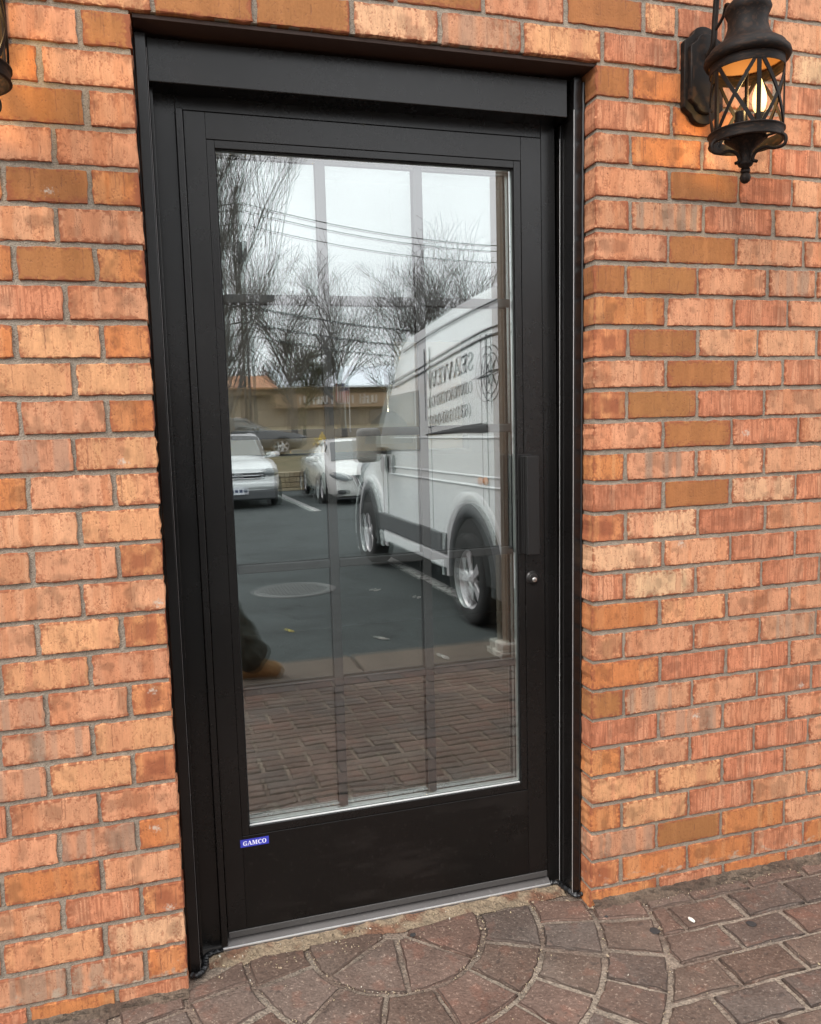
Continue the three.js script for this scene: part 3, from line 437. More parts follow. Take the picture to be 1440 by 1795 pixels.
{ // straight pavers around it
  const PW = 0.1935, PD = 0.1095, g = 0.0048, far = [];
  for (let r = -1; r < 19; r++) {
    const z0 = r === -1 ? wallZ + 0.006 : 0.0665 + r * PD, z1 = r === -1 ? 0.0665 - 0.0 : z0 + PD, off = (r % 2 ? 0.0 : 0.097) + rr(-0.006, 0.006);
    for (let k = -40; k < 60; k++) {
      const x0 = 1.175 + off + (k - 1) * PW + rr(-0.003, 0.003), x1 = 1.175 + off + k * PW + rr(-0.003, 0.003);
      if (x1 < -6 || x0 > 9) continue;
      let p = [[x0 + g, z0 + g], [x0 + g, z1 - g], [x1 - g, z1 - g], [x1 - g, z0 + g]];
      const xa = x0, mid = Math.hypot((x0 + x1) / 2 - CX, (z0 + z1) / 2 - CZ);
      if (mid < RO + 0.16) { // cut against the wheel: sample the outline and drop what lies inside
        const fine = []; for (let i = 0; i < 4; i++) for (let t = 0; t < 8; t++) fine.push([lerp(p[i][0], p[(i + 1) % 4][0], t / 8), lerp(p[i][1], p[(i + 1) % 4][1], t / 8)]);
        const c = fine.map(([x, z]) => { const d = Math.hypot(x - CX, z - CZ), m = RO + 0.006; return d >= m ? [x, z] : null; }); if (c.every((v) => !v)) continue;
        const cut = []; for (let i = 0; i < fine.length; i++) { const a = fine[i], b = fine[(i + 1) % fine.length], da = Math.hypot(a[0] - CX, a[1] - CZ) - RO - 0.006, db = Math.hypot(b[0] - CX, b[1] - CZ) - RO - 0.006; if (da >= 0) cut.push(a); if ((da >= 0) !== (db >= 0)) { const t = da / (da - db); cut.push([lerp(a[0], b[0], t), lerp(a[1], b[1], t)]); if (da >= 0) { let j = i + 1; while (Math.hypot(fine[j % fine.length][0] - CX, fine[j % fine.length][1] - CZ) < RO + 0.006) j++; const e = fine[j % fine.length], f = cut[cut.length - 1], t0 = Math.atan2(f[1] - CZ, f[0] - CX), f2 = fine[(j - 1) % fine.length], dd = Math.hypot(f2[0] - CX, f2[1] - CZ) - RO - 0.006, de = Math.hypot(e[0] - CX, e[1] - CZ) - RO - 0.006, tt = dd / (dd - de), E = [lerp(f2[0], e[0], tt), lerp(f2[1], e[1], tt)], t1 = Math.atan2(E[1] - CZ, E[0] - CX); for (let m = 1; m < 6; m++) cut.push([CX + Math.cos(lerp(t0, t1, m / 6)) * (RO + 0.006), CZ + Math.sin(lerp(t0, t1, m / 6)) * (RO + 0.006)]); } } }
        p = cut; if (p.length < 3 || area(p) < 0.0008) continue;
      }
      const near = (x1 > -0.55 && x0 < 2.0 && z0 < 0.62) || (x1 > 0.1 && x0 < 1.75 && z0 < 1.95);
      if (near) part(walk, 'paver', slab(p, 0.02), pick()); else far.push(p);
    }
  }
  const flat = far.map((p) => { const s = new THREE.Shape(p.map(([x, z]) => new THREE.Vector2(x, -z))), q = new THREE.ExtrudeGeometry(s, { depth: 0.012, bevelEnabled: false }); q.rotateX(-Math.PI / 2); const c = p.reduce((a, b) => a + b[1] / p.length, 0); q.translate(0, walkY(c) - 0.012 + rr(-0.001, 0.001), 0); return meterUV(q); });
  part(walk, 'paving', flat, paveMats[0]).userData.kind = 'stuff';
}
{ // rough mortar fillet between sill and pavers, and along the foot of the wall
  const fill = (x0, x1, zA, zB, yA, yB, nx, s) => { const g = new THREE.PlaneGeometry(1, 1, nx, 14), p = g.attributes.position; for (let i = 0; i < p.count; i++) { const u = p.getX(i) + 0.5, v = p.getY(i) + 0.5, x = lerp(x0, x1, u), e = (fbm(x * 22 + s, 3, 4) - 0.5) * 0.022 * v; p.setXYZ(i, x, lerp(yA, yB, v) + (fbm(x * 70 + s, v * 6, 4) - 0.45) * 0.016 * Math.sin(Math.PI * clamp(v * 0.9 + 0.1)), lerp(zA, zB, v) + e); } const ix = g.index.array; for (let i = 0; i < ix.length; i += 3) { const t = ix[i]; ix[i] = ix[i + 1]; ix[i + 1] = t; } g.computeVertexNormals(); if (g.attributes.normal.getY(100) < 0) { for (let i = 0; i < ix.length; i += 3) { const t = ix[i]; ix[i] = ix[i + 1]; ix[i + 1] = t; } g.computeVertexNormals(); } return meterUV(g); };
  const fm = new THREE.MeshStandardMaterial({ roughness: 0.95, map: tex(512, 256, (u, v) => { const n = tnoise(u, v, 12, 5, 51), f = tnoise(u, v, 110, 2, 52), k = 0.55 + 0.6 * n + 0.6 * (f - 0.5); return mix3([0.28 * k, 0.21 * k, 0.14 * k], [0.20 * k, 0.10 * k, 0.06 * k], sstep(0.42, 0.62, tnoise(u, v, 7, 4, 53))); }, true, 2.1), bumpMap: paveBump, bumpScale: 0.01 });
  part(walk, 'mortar_fillet', fill(0.05, 1.045, -0.124, -0.066, -0.037, -0.048, 260, 2), fm, 'rough tan mortar under the door sill');
  part(walk, 'mortar_fillet', [fill(1.09, 5, -0.006, 0.034, -0.028, -0.049, 500, 7), fill(-3, 0.0, -0.006, 0.026, -0.034, -0.048, 400, 9)], new THREE.MeshStandardMaterial({ color: col(0.52, 0.48, 0.44), roughness: 0.95, map: groutMat.map, bumpMap: paveBump, bumpScale: 0.008 }));  // wall-foot strip darkened in colour for dirt and contact shade
}
{ // sand grains, crumbs and bits of leaf lying in the joints
  const g = new THREE.IcosahedronGeometry(1, 0), n = 1500, im = new THREE.InstancedMesh(g, new THREE.MeshStandardMaterial({ roughness: 0.9 }), n), m = new THREE.Matrix4(), q = new THREE.Quaternion(), eu = new THREE.Euler();
  for (let i = 0; i < n; i++) {
    let x, z; const w = rnd();
    if (w < 0.4) { const r = [0.237, 0.392, 0.549, 0.705][Math.floor(rnd() * 4)] + rr(-0.008, 0.008), a = rr(0, Math.PI); x = CX + r * Math.cos(a); z = CZ + r * Math.sin(a); } else if (w < 0.65) { x = rr(0.05, 1.05); z = -0.1 + Math.abs(rr(-0.09, 0.09)); } else if (w < 0.8) { x = rr(1.05, 1.9); z = Math.abs(rr(-0.05, 0.05)); } else { x = rr(-0.4, 1.9); z = rr(0, 0.7); }
    if (z < 0.002 && (x < 0.01 || x > 1.07)) z = 0.01;
    const s = rr(0.0006, 0.0019) * (rnd() < 0.06 ? 1.9 : 1); eu.set(rnd() * 6, rnd() * 6, rnd() * 6);
    m.compose(new THREE.Vector3(x, walkY(z) + 0.0008 + (z < -0.05 ? 0.006 : 0), z), q.setFromEuler(eu), new THREE.Vector3(s * rr(0.8, 2.2), s * 0.6, s)); im.setMatrixAt(i, m);
    const t = rnd(); im.setColorAt(i, t < 0.6 ? col(0.34, 0.26, 0.18) : t < 0.75 ? col(0.42, 0.34, 0.21) : t < 0.8 ? col(0.5, 0.46, 0.38) : col(0.10, 0.07, 0.05));
  }
  im.name = 'grit'; im.userData = { kind: 'stuff', label: 'sand grains and crumbs in the paver joints', category: 'grit' }; scene.add(im);
}
{ // a chewed white scrap and a few dark gum spots
  const g = new THREE.IcosahedronGeometry(0.006, 3), p = g.attributes.position; for (let i = 0; i < p.count; i++) { const k = 0.75 + 0.5 * fbm(p.getX(i) * 400 + 5, p.getY(i) * 400 + p.getZ(i) * 300, 3); p.setXYZ(i, p.getX(i) * k * 0.8, p.getY(i) * k * 0.75, p.getZ(i) * k * 2.0); } g.computeVertexNormals();
  const t = thing('paper_scrap', 'small chewed white scrap on the pavers right of the doorway', 'litter', [1.306, walkY(0.146) + 0.004, 0.146], 0.25); part(t, 'wad', g, mat([0.72, 0.69, 0.62], { roughness: 0.9 }));
  const d = (x, z, r, s) => { const q = new THREE.SphereGeometry(1, 18, 8), v = q.attributes.position; for (let i = 0; i < v.count; i++) { const a = Math.atan2(v.getZ(i), v.getX(i)), k = r * (0.8 + 0.45 * fbm(Math.cos(a) * 1.5 + s, Math.sin(a) * 1.5, 2)); v.setXYZ(i, v.getX(i) * k, v.getY(i) * 0.0009, v.getZ(i) * k); } q.computeVertexNormals(); q.translate(x, walkY(z) + 0.0006, z); return q; };
  part(walk, 'gum_spot', [d(1.45, 0.205, 0.012, 2), d(1.19, 0.15, 0.014, 3), d(1.10, 0.055, 0.007, 6), d(0.575, -0.035, 0.008, 4), d(1.66, 0.26, 0.006, 8)], mat([0.03, 0.028, 0.028], { roughness: 0.8 }));
}
// ------------------------------------------------------------------ parking lot across the sidewalk (seen in the glass)
reseed(31337);
const lotY = (z) => -0.155 - 0.02 * (Math.min(z, 22.5) - 2.48);
const asphaltMat = new THREE.MeshStandardMaterial({ roughness: 0.93, map: tex(1024, 1024, (u, v) => { const n = tnoise(u, v, 5, 5, 61), f = tnoise(u, v, 220, 2, 62), k = 0.7 + 0.35 * n + 0.6 * (f - 0.5); const oil = sstep(0.62, 0.74, tnoise(u, v, 3, 4, 67)), ck = sstep(0.018, 0.0, Math.abs(tnoise(u, v, 3, 5, 68) - 0.5)), q = k * (1 - 0.28 * oil) * (1 - 0.35 * ck) + 0.5 * sstep(0.80, 0.9, tnoise(u, v, 260, 1, 69)); return [0.050 * q, 0.059 * q, 0.059 * q]; }, true, 0.28), bumpMap: tex(512, 512, (u, v) => { const h = tnoise(u, v, 120, 2, 63); return [h, h, h]; }, false, 0.9), bumpScale: 0.006 });
const concreteMat = new THREE.MeshStandardMaterial({ roughness: 0.9, map: tex(512, 512, (u, v) => { const n = tnoise(u, v, 6, 5, 64), f = tnoise(u, v, 160, 2, 65), k = 0.65 + 0.5 * n + 0.5 * (f - 0.5); return [0.125 * k, 0.096 * k, 0.075 * k]; }, true, 1) });
struct('parking_lot', sheet(-60, 70, 2.40, 23, (x, z) => lotY(z), 60, 40), asphaltMat);
{ const c = thing('curb', 'tan concrete curb between the sidewalk and the parking lot', 'curb'); for (let i = -6; i < 7; i++) part(c, 'curb_stone', bx(i * 2.2 + 0.006 - 1.2, (i + 1) * 2.2 - 0.006 - 1.2, -0.3, walkY(2.05) + 0.002, 2.062, 2.46, 0.018), concreteMat); }
const paint = new THREE.MeshStandardMaterial({ color: col(0.55, 0.55, 0.53), roughness: 0.85, map: tex(256, 256, (u, v) => { const k = sstep(0.28, 0.5, tnoise(u, v, 24, 4, 66)); return [0.25 + 0.75 * k, 0.25 + 0.75 * k, 0.25 + 0.75 * k]; }, false, 1.3) });
struct('stall_marking', [[2.30, 2.42, 2.9, 7.6], [-0.62, -0.5, 2.9, 7.6], [5.1, 5.22, 2.9, 7.6], [2.70, 2.83, 14.0, 20.8], [0.0, 0.12, 14.0, 20.8], [5.45, 5.57, 14.0, 20.8], [-2.7, -2.58, 14, 20.8]].map(([a, b, c, d]) => sheet(a, b, c, d, (x, z) => lotY(z) + 0.005, 2, 20)), paint);
{ const t = thing('manhole_cover', 'round grey iron manhole cover set in the asphalt', 'manhole cover', [1.05, lotY(5.26), 5.26]); const tilt = 0.02; const ironG = mat([0.115, 0.118, 0.116], { roughness: 0.75 });
  const ring = lathe([[0.325, -0.03], [0.325, 0.011], [0.37, 0.012], [0.385, 0.006], [0.385, -0.03]], 48); ring.rotateX(tilt); part(t, 'rim', ring, ironG);
  const disc = [new THREE.CylinderGeometry(0.316, 0.316, 0.03, 48)]; disc[0].translate(0, -0.006, 0); for (let i = -9; i < 10; i++) for (let k = -9; k < 10; k++) { const x = i * 0.032, z = k * 0.032; if (Math.hypot(x, z) < 0.29) { const b = new THREE.BoxGeometry(0.02, 0.006, 0.02); b.rotateY((i + k) % 2 ? 0.78 : 0); b.translate(x, 0.011, z); disc.push(b); } } const d = merge(disc); d.rotateX(tilt); part(t, 'cover', d, ironG); }
{ // porch post at the curb, with its beam
  const t = thing('porch_post', 'beige fluted square porch post standing at the edge of the sidewalk', 'post', [1.874, walkY(2.1), 2.13]); const pm = mat([0.24, 0.20, 0.155], { roughness: 0.55 }), pw = mat([0.46, 0.43, 0.38], { roughness: 0.5 });
  part(t, 'shaft', [bx(-0.027, 0.027, 0.06, 3.20, -0.027, 0.027, 0.004), ...[-0.017, 0, 0.017].flatMap((o) => [bx(o - 0.004, o + 0.004, 0.12, 3.15, -0.030, 0.030, 0.002), bx(-0.030, 0.030, 0.12, 3.15, o - 0.005, o + 0.005, 0.002)])], pm);
  part(t, 'base', [bx(-0.075, 0.075, -0.01, 0.035, -0.075, 0.075, 0.004), bx(-0.064, 0.064, 0.035, 0.085, -0.064, 0.064, 0.01)], pw); part(t, 'capital', [bx(-0.066, 0.066, 3.17, 3.21, -0.066, 0.066, 0.005), bx(-0.08, 0.08, 3.21, 3.25, -0.08, 0.08, 0.004)], pw);
  const b = thing('porch_beam', 'beige timber beam carried over the sidewalk by the post', 'beam', [1.868, walkY(2.1) + 3.25, 2.13]); part(b, 'beam', bx(-0.07, 3.6, 0, 0.2, -0.06, 0.06, 0.005), pm); part(b, 'bracket', bx(3.45, 3.6, -3.25, 0, -0.06, 0.06, 0.005), pm);
}
// ------------------------------------------------------------------ vehicles
const wsGlass = new THREE.MeshPhysicalMaterial({ color: col(0.10, 0.11, 0.105), roughness: 0.03, ior: 2.1 });
const glassDark = new THREE.MeshPhysicalMaterial({ color: col(0.025, 0.03, 0.032), roughness: 0.04, specularIntensity: 1 });
const whitePaint = new THREE.MeshPhysicalMaterial({ color: col(0.74, 0.75, 0.75), roughness: 0.3, clearcoat: 0.8, clearcoatRoughness: 0.08 });
const pearl = new THREE.MeshPhysicalMaterial({ color: col(0.76, 0.75, 0.72), roughness: 0.25, clearcoat: 1, clearcoatRoughness: 0.05 });
const blackPlastic = mat([0.03, 0.031, 0.033], { roughness: 0.65 }), greyPlastic = mat([0.075, 0.078, 0.082], { roughness: 0.6 }), rubber = mat([0.018, 0.018, 0.018], { roughness: 0.85 });
const chrome = new THREE.MeshPhysicalMaterial({ color: col(0.75, 0.75, 0.76), metalness: 1, roughness: 0.18 }), alloy = new THREE.MeshPhysicalMaterial({ color: col(0.62, 0.62, 0.63), metalness: 0.25, roughness: 0.3 });
const lampGlass = new THREE.MeshPhysicalMaterial({ color: col(0.16, 0.17, 0.175), roughness: 0.12, clearcoat: 1 }), amber = mat([0.7, 0.25, 0.04], { roughness: 0.3 }), tailRed = mat([0.35, 0.015, 0.015], { roughness: 0.2 });
function wheel(parent, x, y, z, r, w, side, spokes = 5) {         // axle along x, outer face toward side
  const T = lathe([[r * 0.62, -w / 2], [r * 0.9, -w / 2], [r * 0.985, -w * 0.36], [r, -w * 0.2], [r, w * 0.2], [r * 0.985, w * 0.36], [r * 0.9, w / 2], [r * 0.64, w * 0.47], [r * 0.62, w * 0.3], [r * 0.62, -w / 2]], 40); T.rotateZ(-Math.PI / 2 * side); T.translate(x, y, z);
  const ty = part(parent, 'wheel', T, rubber);
  const f = x + side * w * 0.40, list = [], rim = lathe([[r * 0.53, w * 0.1], [r * 0.6, w * 0.36], [r * 0.635, w * 0.46], [r * 0.66, w * 0.45], [r * 0.62, w * 0.3]], 36); rim.rotateZ(-Math.PI / 2 * side); rim.translate(x, y, z); list.push(rim);
  for (let k = 0; k < spokes; k++) for (const o of [-0.13, 0.13]) { const a = k / spokes * Math.PI * 2 + 0.3; const g = new RoundedBoxGeometry(0.02, r * 0.5, r * 0.11, 1, 0.006); g.translate(0, r * 0.36, 0); g.rotateX(a + o); g.translate(f - side * 0.012, y, z); list.push(g); }
  const hub = lathe([[0, w * 0.46], [r * 0.14, w * 0.44], [r * 0.2, w * 0.38], [r * 0.2, w * 0.2]], 20); hub.rotateZ(-Math.PI / 2 * side); hub.translate(x, y, z); list.push(hub);
  part(ty, 'rim', list, alloy);
  const back = new THREE.CylinderGeometry(r * 0.61, r * 0.61, 0.02, 28); back.rotateZ(Math.PI / 2); back.translate(x + side * w * 0.12, y, z); part(ty, 'brake_disc', back, blackPlastic);
}
function sec(s) { // half section of a car body, mirrored into a closed ring; front of the car at z = 0
  const { z, b, w, h, r, q } = s, cab = r > h + 0.1, h2 = [[0, b], [w * 0.82, b], [w * 0.96, b + 0.14 * (h - b)], [w, b + 0.42 * (h - b)], [w * 0.985, b + 0.72 * (h - b)], [w * 0.955, b + 0.92 * (h - b)], [w * 0.90, h]];
  if (cab) h2.push([lerp(w * 0.885, q, 0.55), lerp(h, r, 0.55)], [q + 0.01, r - 0.09], [q - 0.06, r - 0.022], [q * 0.5, r - 0.002]); else h2.push([w * 0.72, h + (r - h) * 0.6], [w * 0.5, h + (r - h) * 0.85], [w * 0.3, r], [w * 0.15, r]);
  h2.push([0, r]); return h2;
}
function ringOf(s) { const h = sec(s), a = h.map(([x, y]) => [x, y, s.z]), b = h.slice(1, -1).reverse().map(([x, y]) => [-x, y, s.z]); return [...a, ...b]; }
function patch(rows, th = 0.006) { // thin curved panel through rows of points, given thickness outward/inward
  const n = rows[0].length, pos = [], idx = []; for (const r of rows) for (const p of r) pos.push(...p);
  for (let j = 0; j < rows.length - 1; j++) for (let i = 0; i < n - 1; i++) { const a = j * n + i; idx.push(a, a + 1, a + n, a + 1, a + n + 1, a + n); }
  const g = new THREE.BufferGeometry(); g.setAttribute('position', new THREE.Float32BufferAttribute(pos, 3)); g.setIndex(idx); g.computeVertexNormals();
  const N = g.attributes.normal, out = [], id2 = [], m = pos.length / 3; for (const s of [1, -1]) for (let i = 0; i < m; i++) out.push(pos[3 * i] + s * th * N.getX(i), pos[3 * i + 1] + s * th * N.getY(i), pos[3 * i + 2] + s * th * N.getZ(i));
  for (let i = 0; i < idx.length; i += 3) { id2.push(idx[i], idx[i + 1], idx[i + 2], idx[i] + m, idx[i + 2] + m, idx[i + 1] + m); }
  const border = []; for (let i = 0; i < n - 1; i++) border.push([i + 1, i], [(rows.length - 1) * n + i, (rows.length - 1) * n + i + 1]); for (let j = 0; j < rows.length - 1; j++) border.push([j * n, (j + 1) * n], [(j + 1) * n + n - 1, j * n + n - 1]);
  for (const [a, b] of border) id2.push(a, b, a + m, b, b + m, a + m);
  const o = new THREE.BufferGeometry(); o.setAttribute('position', new THREE.Float32BufferAttribute(out, 3)); o.setIndex(id2); o.computeVertexNormals(); return toCreasedNormals(o, 0.5);
}
function car(o) {
  const t = thing(o.name, o.label, o.category, o.pos, o.turn ?? 0), S = o.st, body = part(t, 'body', loft(S.map(ringOf), true, 0.55), o.paint);
  const at = (z) => { let i = 0; while (i < S.length - 2 && S[i + 1].z < z) i++; const A = S[i], B = S[i + 1], k = clamp((z - A.z) / (B.z - A.z)); const L = (n) => lerp(A[n], B[n], k); return { z, b: L('b'), w: L('w'), h: L('h'), r: L('r'), q: L('q') }; };
  const side = (z0, z1, f0, f1, s, n = 8) => { const rows = []; for (let j = 0; j <= 4; j++) { const row = []; for (let i = 0; i <= n; i++) { const z = lerp(lerp(z0, z0 + f0, j / 4), lerp(z1, z1 - f1, j / 4), i / n), c = at(z), y = lerp(c.h + 0.03, c.r - 0.10, j / 4), k = (y - c.h) / Math.max(0.05, c.r - 0.09 - c.h), x = lerp(c.w * 0.90, c.q + 0.01, clamp(k)) + 0.004; row.push([s * x, y, z]); } rows.push(row); } return patch(rows); };
  for (const s of [-1, 1]) for (const w of o.windows) part(body, 'window', side(...w, s), glassDark);
  const ws = (za, zb, s) => { const rows = []; for (let j = 0; j <= 6; j++) { const row = [], c = at(lerp(za, zb, j / 6)); for (let i = 0; i <= 10; i++) { const u = i / 10 * 2 - 1, x = u * c.q * 0.93; row.push([x, c.r - 0.03 * u * u * Math.sign(1) + 0.006, c.z]); } rows.push(row); } return patch(rows, 0.007); };
  part(body, 'windshield', ws(o.ws[0], o.ws[1], 1), wsGlass); part(body, 'rear_window', ws(o.rw[0], o.rw[1], 1), glassDark);
  for (const s of [-1, 1]) for (const z of o.axles) {
    const c = at(z), arch = new THREE.LatheGeometry([[o.wr * 1.0, -0.2], [o.wr * 1.12, -0.2], [o.wr * 1.12, 0.002], [o.wr * 1.07, 0.008], [o.wr * 1.0, 0.002]].map((q) => new THREE.Vector2(...q)), 36, s > 0 ? Math.PI : 0, Math.PI); arch.rotateZ(-Math.PI / 2 * s); arch.translate(s * c.w, o.wr, z); part(body, 'wheel_arch', arch, o.archMat ?? blackPlastic);
    const d = new THREE.CylinderGeometry(o.wr * 1.06, o.wr * 1.06, 0.012, 32, 1, false, 0, Math.PI); d.rotateZ(Math.PI / 2); d.translate(s * (c.w + 0.001), o.wr, z); part(body, 'wheel_well', d, rubber);
    wheel(t, s * (c.w - 0.055), o.wr, z, o.wr, 0.21, s, o.spokes ?? 5);
    const m = part(body, 'mirror', [(() => { const g = new THREE.SphereGeometry(1, 16, 12); g.scale(0.115, 0.075, 0.06); g.translate(s * (at(o.mz).w * 0.9 + 0.15), at(o.mz).h + 0.09, o.mz); return g; })(), cyl([s * at(o.mz).w * 0.86, at(o.mz).h + 0.03, o.mz], [s * (at(o.mz).w * 0.9 + 0.12), at(o.mz).h + 0.07, o.mz], 0.025)], o.paint);
    if (z === o.axles[1]) body.remove(m);
  }
  for (const s of [-1, 1]) { for (const z of o.handles) { const c = at(z); part(body, 'door_handle', bx(s > 0 ? c.w * 0.955 : -c.w * 0.955 - 0.022, s > 0 ? c.w * 0.955 + 0.022 : -c.w * 0.955, c.h - 0.10, c.h - 0.07, z, z + 0.17, 0.008), o.paint); } for (const z of o.seams) { const c = at(z), rows = [0, 1].map((k) => [0.2, 0.42, 0.72, 0.92, 1].map((f) => { const y = c.b + f * (c.h - c.b), x = [0.965, 1, 0.985, 0.955, 0.90][[0.2, 0.42, 0.72, 0.92, 1].indexOf(f)] * c.w; return [s * (x + 0.0005), y, z + k * 0.012]; })); part(body, 'door_seam', patch(rows, 0.002), blackPlastic); } }
  o.front(t, body, at); return t;
}
function plate(body, y, z) { const c = document.createElement('canvas'); c.width = 128; c.height = 64; const x = c.getContext('2d'); x.fillStyle = '#d9dbe0'; x.fillRect(0, 0, 128, 64); x.fillStyle = '#33405f'; x.fillRect(10, 22, 34, 24); x.fillRect(56, 20, 26, 26); x.fillRect(92, 22, 26, 24); const t = new THREE.CanvasTexture(c); t.colorSpace = THREE.SRGBColorSpace; part(body, 'licence_plate', (() => { const g = new THREE.BoxGeometry(0.31, 0.155, 0.012); g.rotateY(Math.PI); g.translate(0, y, z); return g; })(), new THREE.MeshStandardMaterial({ map: t, roughness: 0.5 })); }
car({ name: 'parked_suv', label: 'white compact SUV parked across the lot, nose toward the door', category: 'car', pos: [1.36, lotY(16.8), 15.55], paint: whitePaint, wr: 0.34, axles: [0.9, 3.5], mz: 1.75, handles: [2.3, 3.3], seams: [1.55, 2.6], ws: [1.30, 1.98], rw: [4.3, 4.46], spokes: 7,
  st: [{ z: 0, b: 0.42, w: 0.62, h: 0.72, r: 0.74, q: 0.5 }, { z: 0.06, b: 0.30, w: 0.76, h: 0.86, r: 0.90, q: 0.6 }, { z: 0.22, b: 0.26, w: 0.85, h: 0.95, r: 1.00, q: 0.65 }, { z: 0.6, b: 0.25, w: 0.90, h: 1.00, r: 1.06, q: 0.7 }, { z: 1.22, b: 0.25, w: 0.91, h: 1.04, r: 1.11, q: 0.76 }, { z: 2.02, b: 0.25, w: 0.91, h: 1.06, r: 1.62, q: 0.62 }, { z: 2.5, b: 0.25, w: 0.91, h: 1.07, r: 1.675, q: 0.62 }, { z: 3.6, b: 0.25, w: 0.91, h: 1.08, r: 1.66, q: 0.61 }, { z: 4.2, b: 0.28, w: 0.90, h: 1.08, r: 1.58, q: 0.6 }, { z: 4.48, b: 0.32, w: 0.87, h: 1.06, r: 1.18, q: 0.66 }, { z: 4.55, b: 0.42, w: 0.8, h: 0.9, r: 0.95, q: 0.6 }],
  windows: [[1.75, 2.56, 0.32, 0.02], [2.64, 3.55, 0.02, 0.08], [3.63, 4.2, 0.02, 0.15]],
  front(t, b, at) {
    part(b, 'grille', [bx(-0.52, 0.52, 0.66, 0.70, -0.012, 0.06, 0.012), bx(-0.50, 0.50, 0.735, 0.765, -0.006, 0.08, 0.012), bx(-0.5, 0.5, 0.80, 0.825, 0.01, 0.1, 0.01)], chrome); part(b, 'grille_opening', bx(-0.55, 0.55, 0.655, 0.80, 0.0, 0.1, 0.02), blackPlastic);
    const e = new THREE.TorusGeometry(0.052, 0.010, 8, 24); e.translate(0, 0.742, -0.012); part(b, 'emblem', [e, bx(-0.028, -0.014, 0.705, 0.78, -0.02, -0.008, 0.003), bx(0.014, 0.028, 0.705, 0.78, -0.02, -0.008, 0.003), bx(-0.02, 0.02, 0.735, 0.748, -0.02, -0.008, 0.003)], chrome);
    for (const s of [-1, 1]) { const g = new THREE.SphereGeometry(1, 18, 12); g.scale(0.19, 0.10, 0.17); g.rotateY(s * -0.5); g.translate(s * 0.66, 0.80, 0.115); part(b, 'headlight', g, lampGlass); }
    part(b, 'bumper', [bx(-0.80, 0.80, 0.46, 0.62, -0.05, 0.2, 0.06)], whitePaint); part(b, 'lower_bumper', [bx(-0.82, 0.82, 0.22, 0.44, -0.02, 0.25, 0.05)], greyPlastic); plate(b, 0.43, -0.062);
    for (const s of [-0.56, 0.56]) part(b, 'roof_rail', cyl([s, 1.69, 2.3], [s, 1.69, 3.9], 0.018), greyPlastic); part(b, 'sunroof', bx(-0.4, 0.4, 1.672, 1.684, 2.3, 2.85, 0.004), glassDark);
  } });
